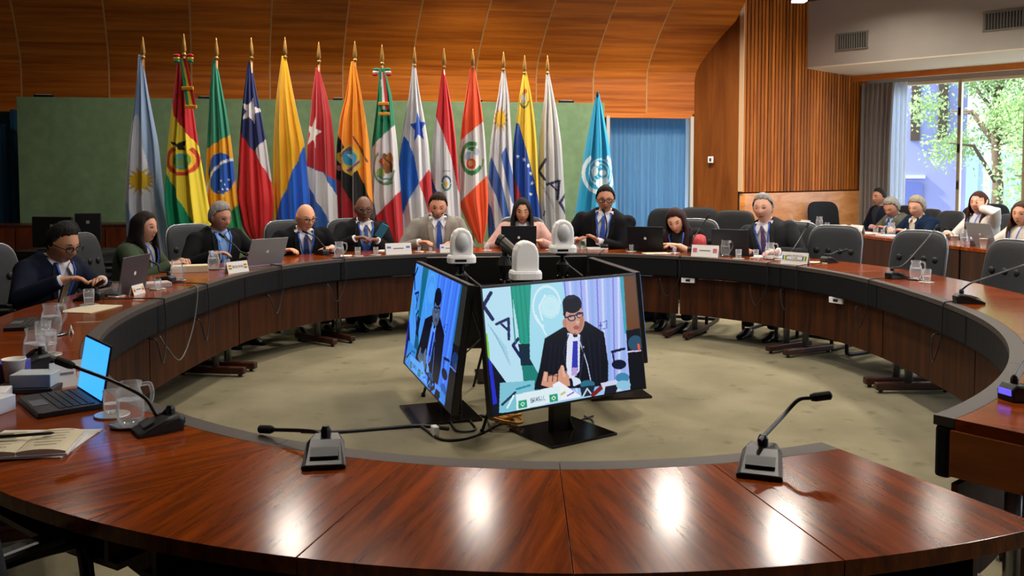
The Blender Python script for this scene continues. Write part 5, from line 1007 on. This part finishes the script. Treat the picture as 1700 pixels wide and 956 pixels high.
def bottle(p, label, h=.21, col=(.85, .9, .95)):
    t = thing('water_bottle', label, 'bottle', (p[0], p[1], TZ)); b = MB(); b.lathe([(.028, 0), (.031, .01), (.031, h*.62), (.02, h*.78), (.012, h*.85), (.012, h*.92)], n=16); obj('body', b, glass('pet', col, .75), t, smooth=True)
    b = MB(); b.lathe([(.0318, h*.25), (.0318, h*.5)], n=16); obj('wrapper', b, mat('bottle_wrap', '#c9d3e4', .5), t, smooth=True)
    b = MB(); b.lathe([(.014, h*.92), (.014, h), (.001, h)], n=12); obj('cap', b, M_white, t)
def textmesh(name, s, size, m, parent, loc, tilt):
    c = bpy.data.curves.new(name, 'FONT'); c.body = s; c.size = size; c.align_x = 'CENTER'; c.align_y = 'CENTER'; c.space_line = .8
    o = bpy.data.objects.new('tmp_text', c); COL.objects.link(o); dg = bpy.context.evaluated_depsgraph_get(); me = bpy.data.meshes.new_from_object(o.evaluated_get(dg)); bpy.data.objects.remove(o)
    me.materials.clear(); me.materials.append(m); q = bpy.data.objects.new(name, me); COL.objects.link(q); q.parent = parent; q.location = loc; q.rotation_euler = (PI/2-tilt, 0, 0); return q
def card(bp, wpx, label, icon=None, text=None, rz=None, z=TZ, h=None, p=None, lines=1, wd=None):
    p = T(*bp) if p is None else p; wd = wd or wpx/F*p[1]; h = h or wd*.42; v = inward(p); rz = to_rz(v) if rz is None else rz
    t = thing('name_card', label, 'name card', (p[0], p[1], z), rz); dp = h*.30; tl = math.atan2(dp, h)
    b = MB(); b.loft([[(x, -dp, 0), (x, 0, h), (x, dp, 0), (x, dp-.004, 0), (x, 0, h-.008), (x, -dp+.004, 0)] for x in (-wd/2, wd/2)]); c = obj('card', b, M_paper, t)
    def on(x, f): return (x, -dp*(1-f)-.0015, h*f)
    if icon:
        for s in (-1, 1):
            for k, cc in enumerate(icon):
                iw = wd*.15/len(icon) if len(icon) == 3 and icon[0] == '#1e4fa0' else wd*.15; b = MB()
                if len(icon) == 3 and icon[0] == '#1e4fa0': x0 = s*wd*.37-wd*.075+k*iw; f0, f1 = .35, .72; x1 = x0+iw
                else: x0, x1 = s*wd*.37-wd*.075, s*wd*.37+wd*.075; f1 = .72-.37*k/len(icon); f0 = .72-.37*(k+1)/len(icon)
                A_ = [np.array(on(x0, f0)), np.array(on(x1, f0)), np.array(on(x1, f1)), np.array(on(x0, f1))]; b.loft([A_, [a+np.array([0, .001, 0]) for a in A_]]); obj('flag_print', b, mat('print_'+cc, cc, .7), c)
    if text: textmesh('lettering', text, h*(.34 if lines == 1 else .22), M_ink, c, on(0, .53), tl)
    elif lines:
        for k in range(lines):
            b = MB(); f = .53+(.1 if lines > 1 else 0)-.2*k; A_ = [np.array(on(x, f_)) for x, f_ in ((-wd*.2, f-.045), (wd*.2, f-.045), (wd*.2, f+.045), (-wd*.2, f+.045))]; b.loft([A_, [a+np.array([0, .001, 0]) for a in A_]]); obj('print_line', b, mat('print_grey', '#6a6d7c', .8), c)
RYG = ('#c43a2a', '#e4c23a', '#3d8a4a')
card((228, 488), 38, 'white name card with yellow and red flag prints before the olive jacket', ('#e0b32a', '#b8552a'))
card((393, 452), 44, 'white name card with red, yellow and green flag prints', RYG, 'BOLIVIA')
card((661, 425), 44, 'white name card before the man holding a phone', ('#5a68a8', '#d8d8e0'))
card((746, 419), 32, 'small white name card before the man in light grey jacket', ('#4a6ab0', '#e0e0e4'))
card((952, 413), 42, 'white name card with green flag prints before the gesturing man', ('#2f9a5a', '#2f9a5a'), 'BRASIL')
card((1171, 428), 46, 'pinkish white name card with red flag prints', ('#c85a6a', '#b06a8a'))
card((1320, 439), 48, 'white three-line name card with blue, yellow and green flag prints', ('#1e4fa0', '#e6c83a', '#3d8a4a'), 'SAN VICENTE\nY LAS\nGRANADINAS', lines=3)
card((118, 553), 30, 'tilted white name card before the man in navy suit', None, None, lines=2)
card((110, 640), 34, 'white name card with red print behind the blue screen laptop', ('#b8443a', '#d8d0cc'), wd=.105, h=.085, rz=.75)
CARAF = [((217, 706), 'glass carafe on steel saucer beside the wedge microphone', .6, .12), ((563, 428), 'glass carafe between the bald man and the man with a phone', 0, .135), ((1520, 464), 'glass carafe before the empty tufted chair', 0, .125), ((86, 556), 'glass carafe before the man in navy suit', 1, .15), ((294, 466), 'glass carafe beside the olive jacketed woman', 1, .15), ((355, 447), 'glass carafe before the grey-haired man in black', 1, .15), ((1204, 424), 'glass carafe behind the pinkish name card', 0, .15), ((1278, 424), 'glass carafe before the grey-suited man', 0, .15), ((60, 606), 'glass carafe among the papers by the paper cup', .5, .15)]
for bp, lb, rz, h in CARAF: carafe(T(*bp, hi=.30), lb, rz, min(h, .135))
GLS = [((186, 690), 'water glass behind the carafe beside the blue screen laptop', .085), ((594, 430), 'water glass beside the carafe of the man with a phone', .09), ((1538, 469), 'water glass beside the carafe at the empty chair', .10), ((148, 507), 'water glass at the right hand of the man in navy suit', .10), ((194, 492), 'water glass behind the yellow and red name card', .09), ((216, 484), 'short glass behind the yellow and red name card', .07), ((377, 441), 'water glass behind the Bolivian name card', .08), ((624, 426), 'water glass before the man holding a phone', .08), ((696, 418), 'dark-filled glass beside the phone holder’s name card', .05), ((715, 419), 'low glass before the man in light grey jacket', .05), ((808, 416), 'water glass beside the woman in pink', .09), ((914, 415), 'small glass between the woman in pink and the gesturing man', .06), ((1048, 416), 'water glass before the black laptop of the red-haired woman', .07), ((1120, 418), 'small glass before the red-haired woman', .06), ((1226, 430), 'blue-tinted glass before the grey laptop', .09), ((1255, 424), 'water glass before the grey-suited man', .08), ((1296, 431), 'small glass beside the three-line name card', .08), ((262, 480), 'small glass before the woman in olive', .07), ((72, 572), 'tall glass among the carafe and papers', .11), ((80, 590), 'second tall glass among the carafe and papers', .11)]
for bp, lb, h in GLS: tumbler(T(*bp, hi=.30), lb, h*.86)
def laptop(p, rz, label, col='#8a8c92', lid=105, w_=.32, screen_col=None, logo=True, keys=True):
    t = thing('laptop', label, 'laptop', (p[0], p[1], TZ), rz); d = w_*.68; Mc = mat('laptop_'+col, col, .4, .3)
    b = MB(); b.box((0, 0, .009), (w_, d, .018)); bs = obj('base', b, Mc, t, bev=.003)
    if keys:
        km = None
        for r in range(5):
            b = MB(); b.box((0, d*.35-r*d*.115, .0192), (w_*.88, d*.09, .0024)); obj('key_row', b, mat('key_black', '#17171a', .6), bs)
        b = MB(); b.box((0, -d*.33, .0188), (w_*.3, d*.24, .0012)); obj('trackpad', b, mat('trackpad', '#55565a', .4), bs)
    a = math.radians(lid-90); R = rot('X', -a); c = np.array([0, d/2, .016])+R@np.array([0, 0, d*.49])
    b = MB(); b.box(c, (w_, .007, d*.98), R=R); ld = obj('lid', b, Mc, t, bev=.002)
    b = MB(); b.box(c+R@np.array([0, -.0042, .0]), (w_*.95, .001, d*.9), R=R); obj('display', b, emit('disp_'+screen_col[0], screen_col[0], screen_col[1]) if screen_col else mat('display_off', '#0a0a0c', .15), ld)
    if logo: b = MB(); b.lathe([(.001, 0), (.013, 0), (.013, .001), (.001, .001)], n=14); V = b.v[0]; b.v[0] = (V@rot('X', -PI/2).T)@R.T+c+R@np.array([0, .0045, .0]); obj('emblem', b, M_paper, ld)
    return t
def lz(p): return to_rz(inward(p))+PI   # keyboard side towards the sitter outside the ring
laptop((-1.435, 2.735, TZ), -.85, 'black tablet laptop with bright blue screen', '#1c1c20', 100, .27, ('#3aa0ff', 1.5), False)
for bp, lb, col, w_, ld in (((425, 440), 'light grey laptop before the grey-haired man in black', '#8f8a8c', .34, 112), ((860, 414), 'black laptop before the woman in pink', '#17181b', .34, 100), ((1075, 414), 'black laptop with white emblem before the red-haired woman', '#0d0d0f', .34, 100), ((1220, 412), 'dark grey laptop before the grey-suited man', '#2a2b2e', .34, 100), ((190, 486), 'dark laptop held by the man in navy suit', '#4b4347', .33, 100), ((55, 540), 'black laptop standing open by the man in navy suit', '#1b1a1c', .30, 105)):
    p = T(*bp); laptop(p, lz(p), lb, col, ld, w_)
def slab_thing(name, cat, p, size, rz, m, label, z=TZ, edge=None, part='block'):
    t = thing(name, label, cat, (p[0], p[1], z), rz); b = MB(); b.box((0, 0, size[2]/2), size); obj(part, b, m, t, bev=min(.003, size[2]*.3)); return t
# open notebook, papers and pen in the near corner
p = T(46, 745); t = thing('open_notebook', 'open cream notebook with handwriting on loose papers', 'notebook', (p[0], p[1], TZ+.005), .22)
for s, lab in ((-1, 'page_block'), (1, 'page_block')):
    b = MB(); n = 9; b.loft([[(s*x, y, .006) for y in (-.095, .095)]+[(s*x, y, .008+.012*math.sin(min(1, x/.14+.12)*PI)**.6) for y in (.095, -.095)] for x in np.linspace(.001, .118, n)]); pg = obj(lab, b, M_cream, t)
    for r in range(6): b = MB(); b.box((s*.06, .07-.026*r, .0215), (.075-.01*(r % 3), .002, .0008)); obj('ink_line', b, mat('pencil_grey', '#8c8676', .8), pg)
b = MB(); b.box((0, 0, .003), (.245, .2, .006)); obj('cover', b, mat('cover_white', '#cfcfd6', .7), t)
t = thing('pen', 'dark slim pen lying on the open notebook', 'pen', (p[0]-.01, p[1]+.01, TZ+.0295), .3)
b = MB(); b.tube([(-.07, 0, .005), (.06, 0, .005), (.07, 0, .005)], [.0045, .0045, .001], 8); obj('barrel', b, M_black, t, smooth=True)
b = MB(); b.box((-.045, 0, .011), (.035, .003, .002)); obj('clip', b, M_chrome, t)
p = T(52, 738); slab_thing('paper_stack', 'papers', p, (.27, .25, .005), .05, M_paper, 'loose white papers under the open notebook', part='sheets')
p = T(145, 716); slab_thing('place_card', 'card', p, (.075, .03, .002), .12, M_paper, 'small white card lying on the table near the carafe', part='card')
p = (-1.64, 2.93); slab_thing('closed_folder', 'folder', p, (.2, .12, .018), .1, mat('folder_dark', '#2c2628', .6), 'dark closed folder beside the tablet laptop', part='cover')
p = (-1.615, 2.93); slab_thing('pale_box', 'box', p, (.13, .09, .045), .1, mat('box_pale', '#aab4b8', .6), 'pale grey box on the dark folder', z=TZ+.018, part='carton')
p = (-1.70, 2.79); slab_thing('book_stack', 'book', p, (.13, .10, .035), .3, M_paper, 'white book pile by the frame side of the folder', part='pages')
p = (-1.60, 2.655); slab_thing('tissue_box', 'box', p, (.10, .08, .05), -.2, M_paper, 'white tissue box with blue print', part='carton')
p = T(10, 632); slab_thing('blue_book', 'book', p, (.13, .10, .07), .1, mat('book_blue', '#3a3f96', .6), 'blue and white book behind the paper cup', part='cover')
cup(T(24, 640), 'white paper cup among books and microphone')
p = T(150, 513); slab_thing('paper_stack', 'papers', p, (.28, .2, .004), 1.4, M_cream, 'cream papers under the hand of the man in navy suit', part='sheets')
p = T(315, 451); slab_thing('folded_papers', 'papers', p, (.26, .13, .05), .4, M_cream, 'folded cream papers before the woman in olive', part='sheets')
p = T(255, 476); slab_thing('paper_stack', 'papers', p, (.2, .13, .03), .6, mat('pinkish_paper', '#b7a6a2', .8), 'pinkish papers beside the olive jacket', part='sheets')
p = T(990, 414); slab_thing('open_booklet', 'booklet', p, (.2, .16, .018), .1, M_paper, 'white booklet before the gesturing man', part='pages')
p = T(655, 416); slab_thing('paper_stack', 'papers', p, (.3, .18, .006), 0, M_paper, 'white papers before the man holding a phone', part='sheets')
p = T(575, 425); slab_thing('paper_stack', 'papers', p, (.1, .1, .006), .2, M_paper, 'small paper pad under the carafe by the bald man', part='sheets')
p = T(1090, 421); slab_thing('paper_stack', 'papers', p, (.24, .14, .006), .2, M_cream, 'papers under the arms of the red-haired woman', part='sheets')
p = T(1280, 421); slab_thing('paper_stack', 'papers', p, (.3, .14, .008), -.3, M_paper, 'white papers before the grey-suited man', part='sheets')
p = T(1352, 436); slab_thing('paper_stack', 'papers', p, (.2, .12, .006), -.3, M_cream, 'papers beside the three-line name card', part='sheets')
q = D(634, 383, 8.15); t = thing('mobile_phone', 'blue-cased phone held up by the man in dark suit', 'phone', (q[0], q[1], q[2]-.07), .3); b = MB(); b.box((0, 0, .07), (.075, .012, .14), R=rot('X', .35)@rot('Y', .5)); c_ = obj('case', b, mat('teal_case', '#1c6f8c', .4), t, bev=.004)
# items on the window row
def RT(px_, off=.25):  # point on the row at a pixel column
    u = (px_-850)/F; q0 = RA+nR*off; s = (u*q0[1]-q0[0])/(dR[0]-u*dR[1]); q = q0+dR*s; return np.array([q[0], q[1], TZ])
for px_, lb, h in ((1300, 'tall glass at the slat wall end of the window row', .11), (1318, 'glass beside the slat wall end carafe', .09), (1374, 'glass before the black chair on the window row', .09), (1401, 'small cup-like glass on the window row', .06), (1455, 'glass before the olive jacket on the window row', .09), (1467, 'short glass before the olive jacket', .07), (1605, 'tall glass before the woman in white', .16), (1633, 'short glass beside the grey laptop of the window row', .07)): tumbler(RT(px_), lb, h, False)
for px_, lb in ((1312, 'carafe at the slat wall end of the window row'), (1361, 'carafe before the black chair on the window row'), (1481, 'carafe between the men of the window row')): carafe(RT(px_, .3), lb, 1, .15)
for px_, lb in ((1402, 'white paper cup behind the first tufted chair'), (1586, 'white paper cup before the woman in white'), (1635, 'white paper cup beside the grey laptop')): cup(RT(px_, .12), lb)
bottle(RT(1618, .2), 'clear water bottle before the woman in white')
card(None, 36, 'white name card at the slat wall end of the window row', None, p=RT(1338, .1), rz=aR, wd=.24, h=.11)
card(None, 36, 'white name card before the olive jacketed man', None, p=RT(1424, .1), rz=aR, wd=.26, h=.11)
p = RT(1652, .32); laptop(p, aR+PI, 'silver laptop before the woman in cream top', '#8f939a', 108, .36)
for px_, lb in ((1440, 'papers before the olive jacketed man'), (1480, 'papers between the two men of the window row'), (1545, 'papers before the man in navy blazer')):
    p = RT(px_, .25); slab_thing('paper_stack', 'papers', p, (.3, .2, .012), aR, M_paper, lb, part='sheets')
# ---------------------------------------------------------------- operator corner behind the olive jacket
q = P(122, 425, .74); q = D(125, 420, 8.6)
t = thing('operator_desk', 'black operator desk with monitors before the green partition', 'desk', (q[0], q[1], 0), -.25)
b = MB(); b.box((0, 0, .725), (1.0, .6, .03)); obj('desktop', b, M_black, t, bev=.003)
b = MB(); b.box((0, -.27, .40), (.96, .02, .6)); obj('modesty_panel', b, M_black, t)
for x in (-.47, .47): b = MB(); b.box((x, 0, .355), (.04, .56, .71)); obj('side_panel', b, M_black, t)
def monitor(px_, d, w_, h, zt, rz, label):
    q = D(px_, 390, d); t = thing('computer_monitor', label, 'monitor', (q[0], q[1], .74), rz); zz = zt-.74
    b = MB(); b.box((0, 0, zz-h/2), (w_, .035, h)); o = obj('panel', b, mat('monitor_black', '#101012', .5), t, bev=.008)
    b = MB(); b.box((0, .019, zz-h/2), (w_*.95, .003, h*.92)); obj('display', b, mat('display_off', '#0a0a0c', .15), o)
    b = MB(); b.box((0, -.019, zz-h*.3), (.03, .004, .03)); obj('emblem', b, mat('emblem_grey', '#8a8d90', .4), o)
    b = MB(); b.box((0, 0, (zz-h/2)/2), (.06, .03, zz-h/2)); obj('neck', b, M_black, t); b = MB(); b.box((0, 0, .006), (.22, .17, .012)); obj('foot', b, M_black, t, bev=.003)
monitor(88, 8.55, .42, .30, 1.07, -.12, 'wide black monitor seen from behind the man in navy suit')
monitor(147, 8.68, .24, .30, 1.10, .25, 'narrow black monitor seen from behind beside the olive jacket')
q = D(138, 416, 8.34); t = thing('desk_phone', 'grey desk telephone with keypad on the operator desk', 'telephone', (q[0], q[1], .74), .2)
b = MB(); b.loft([[(x, -.07, 0), (x, .07, 0), (x, .07, .07), (x, -.07, .02)] for x in (-.11, .11)]); ph = obj('body', b, mat('phone_grey', '#9aa2a8', .5), t)
b = MB(); b.box((-.06, -.02, .05), (.05, .13, .03), R=rot('X', .34)); obj('handset', b, M_black, ph, bev=.008)
for i in range(3):
    for j in range(4): b = MB(); b.box((.01+.026*i, .045-.026*j, .062-.0095*j), (.018, .016, .008), R=rot('X', .34)); obj('key', b, M_paper, ph)
q = gp(120); t = thing('sideboard', 'long dark wood sideboard along the green partition', 'sideboard', (q[0]+.1, q[1]-.32, 0), .13)
b = MB(); b.box((0, 0, .45), (2.0, .45, .90)); bd = obj('carcass', b, M_dark, t, bev=.005)
for i in range(4):
    b = MB(); b.box((-.745+.495*i, -.232, .46), (.48, .018, .80)); dr_ = obj('door', b, wood('door_wood', '#3a160a', '#6a2f14', (8, 8, 1), .35, .15), t, bev=.003)
    b = MB(); b.tube([(-.745+.495*i+.19, -.25, .5), (-.745+.495*i+.19, -.25, .6)], .006, 8); obj('handle', b, M_chrome, dr_)
# ---------------------------------------------------------------- floor: bags, cables
def bag(px_, py_, label, sx=.34, sy=.2, sz=.3):
    q = P(px_, py_, 0); t = thing('bag', label, 'bag', (q[0], q[1], 0), random.uniform(-.4, .4)); rg = []
    for z, k in ((0, .92), (.02, 1), (sz*.5, 1.02), (sz*.85, .85), (sz, .6)):
        th = np.arange(20)*2*PI/20; rg.append(np.c_[sx/2*k*np.sign(np.cos(th))*np.abs(np.cos(th))**.5, sy/2*k*np.sign(np.sin(th))*np.abs(np.sin(th))**.5, np.full(20, z)])
    b = MB(); b.loft(rg); obj('body', b, mat('bag_black', '#0e0e11', .7, bump=.2, bscale=40), t, smooth=True)
    b = MB(); b.tube(smoothline([(-.1, 0, sz*.93), (-.08, 0, sz*1.15), (.08, 0, sz*1.15), (.1, 0, sz*.93)], 14), .01, 6); obj('handle', b, M_black, t, smooth=True)
bag(1085, 530, 'black bag on the floor under the red-haired woman’s table')
bag(600, 535, 'black bag on the floor under the phone holder’s table', .3)
def cable(pts, label, r=.007, m=None, cat='cable', name='floor_cable'):
    L = smoothline(pts, 60); b = MB(); b.tube(L, r, 6); tag(obj(name, b, m or M_cab, None, smooth=True), label, cat)
g_ = lambda x, y, z=.008: P(x, y, z)
cable([g_(500, 716), g_(560, 717), (g_(640, 711)), g_(700, 707), g_(745, 712)], 'flat black cable running across the carpet to the televisions', .012)
cable([g_(700, 708), g_(730, 728), g_(765, 729), g_(800, 718), g_(830, 700), g_(800, 690)], 'black cable looping in front of the blue tinted television', .009)
cable([g_(745, 695), g_(760, 715), g_(790, 712), g_(780, 695), g_(805, 690), g_(815, 715)], 'thin black cable tangled between the televisions', .006)
cable([g_(970, 690), g_(985, 700), g_(975, 712), g_(960, 700), g_(985, 690)], 'thin cable curled behind the bright television base', .005)
for k in range(6):
    r = random.uniform(.045, .075); q = P(842, 706, 0); a0 = np.linspace(0, 2*PI*1.05, 30); ox, oy, ta, tb = random.uniform(-.05, .05), random.uniform(-.06, .06), random.uniform(-.5, .5), random.uniform(-.5, .5)
    b = MB(); b.tube([(q[0]+ox+r*math.cos(a), q[1]+oy+r*math.sin(a), .05+r*(ta*math.cos(a)+tb*math.sin(a))*.6) for a in a0], .0085, 6)
    if k == 0: t = thing('yellow_cable_coil', 'coiled yellow extension cable on the floor beneath the televisions', 'cable', (q[0], q[1], 0))
    obj('loop', b, mat('yellow_cable', '#c98a14', .5), t, world=True, smooth=True)
q = P(722, 724, 0); t = thing('power_adapter', 'white power adapter on the carpet by the blue tinted television', 'adapter', (q[0], q[1], 0), .4); b = MB(); b.box((0, 0, .03), (.035, .06, .06)); obj('body', b, M_white, t, bev=.006); b = MB(); b.tube([(0, .03, .03), (.02, .12, .01)], .006, 6); obj('lead', b, M_cab, t)
# cables drooping below the far table edge
def droop(t0, t1, sag, label, m=None):
    a, c = inner(t0)[0]-onorm(t0)[0]*.012, inner(t1)[0]-onorm(t1)[0]*.012; mid = (a+c)/2
    cable([np.r_[a+onorm(t0)[0]*.05, TZ+.006], np.r_[a, TZ-.01], np.r_[a*.85+c*.15, TZ-sag*.6], np.r_[mid, TZ-sag], np.r_[c*.85+a*.15, TZ-sag*.7], np.r_[c, TZ-.2]], label, .0045, m, name='hanging_cable')
M_gc = mat('cable_grey', '#5f5f5c', .5)
droop(A(-2.05, 5.6), A(-1.95, 4.5)+0 if False else A(-2.03, 5.0)+2*PI, .40, 'pale cable sagging in front of the olive jacketed woman’s table', M_gc)
for (x0, y0, x1, y1, lb) in ((1398, 612, 1480, 600, 'thin cable looping on the carpet under the right table legs'), ):
    cable([g_(1478, 615), g_(1495, 632), g_(1520, 636), g_(1545, 612), np.r_[g_(1545, 612)[:2]+(.02, .1), .25]], lb, .004)
cable([g_(1640, 800)*[1, 1, 1], g_(1622, 830), g_(1632, 850), g_(1650, 840)], 'thin cable hanging by the end of the near right table', .003)
for px_, py_, lb in ((1050, 447, 'white outlet box under the apron before the gesturing man'), (1163, 452, 'long white outlet strip under the apron before the red-haired woman'), (1405, 490, 'small white outlet box under the apron before the empty chairs')):
    q = P(px_, py_, TZ-.185); th_ = math.atan2(q[1]-CR[1], q[0]-CR[0]); e = inner(th_)[0]+onorm(th_)[0]*.03; t = thing('outlet_box', lb, 'outlet', (e[0], e[1], TZ-.235), to_rz(inward(e))); b = MB(); b.box((0, 0, .022), (.12, .03, .044)); obj('housing', b, M_white, t, bev=.003); b = MB(); b.box((0, -.016, .022), (.04, .003, .02)); obj('socket', b, M_black, t)
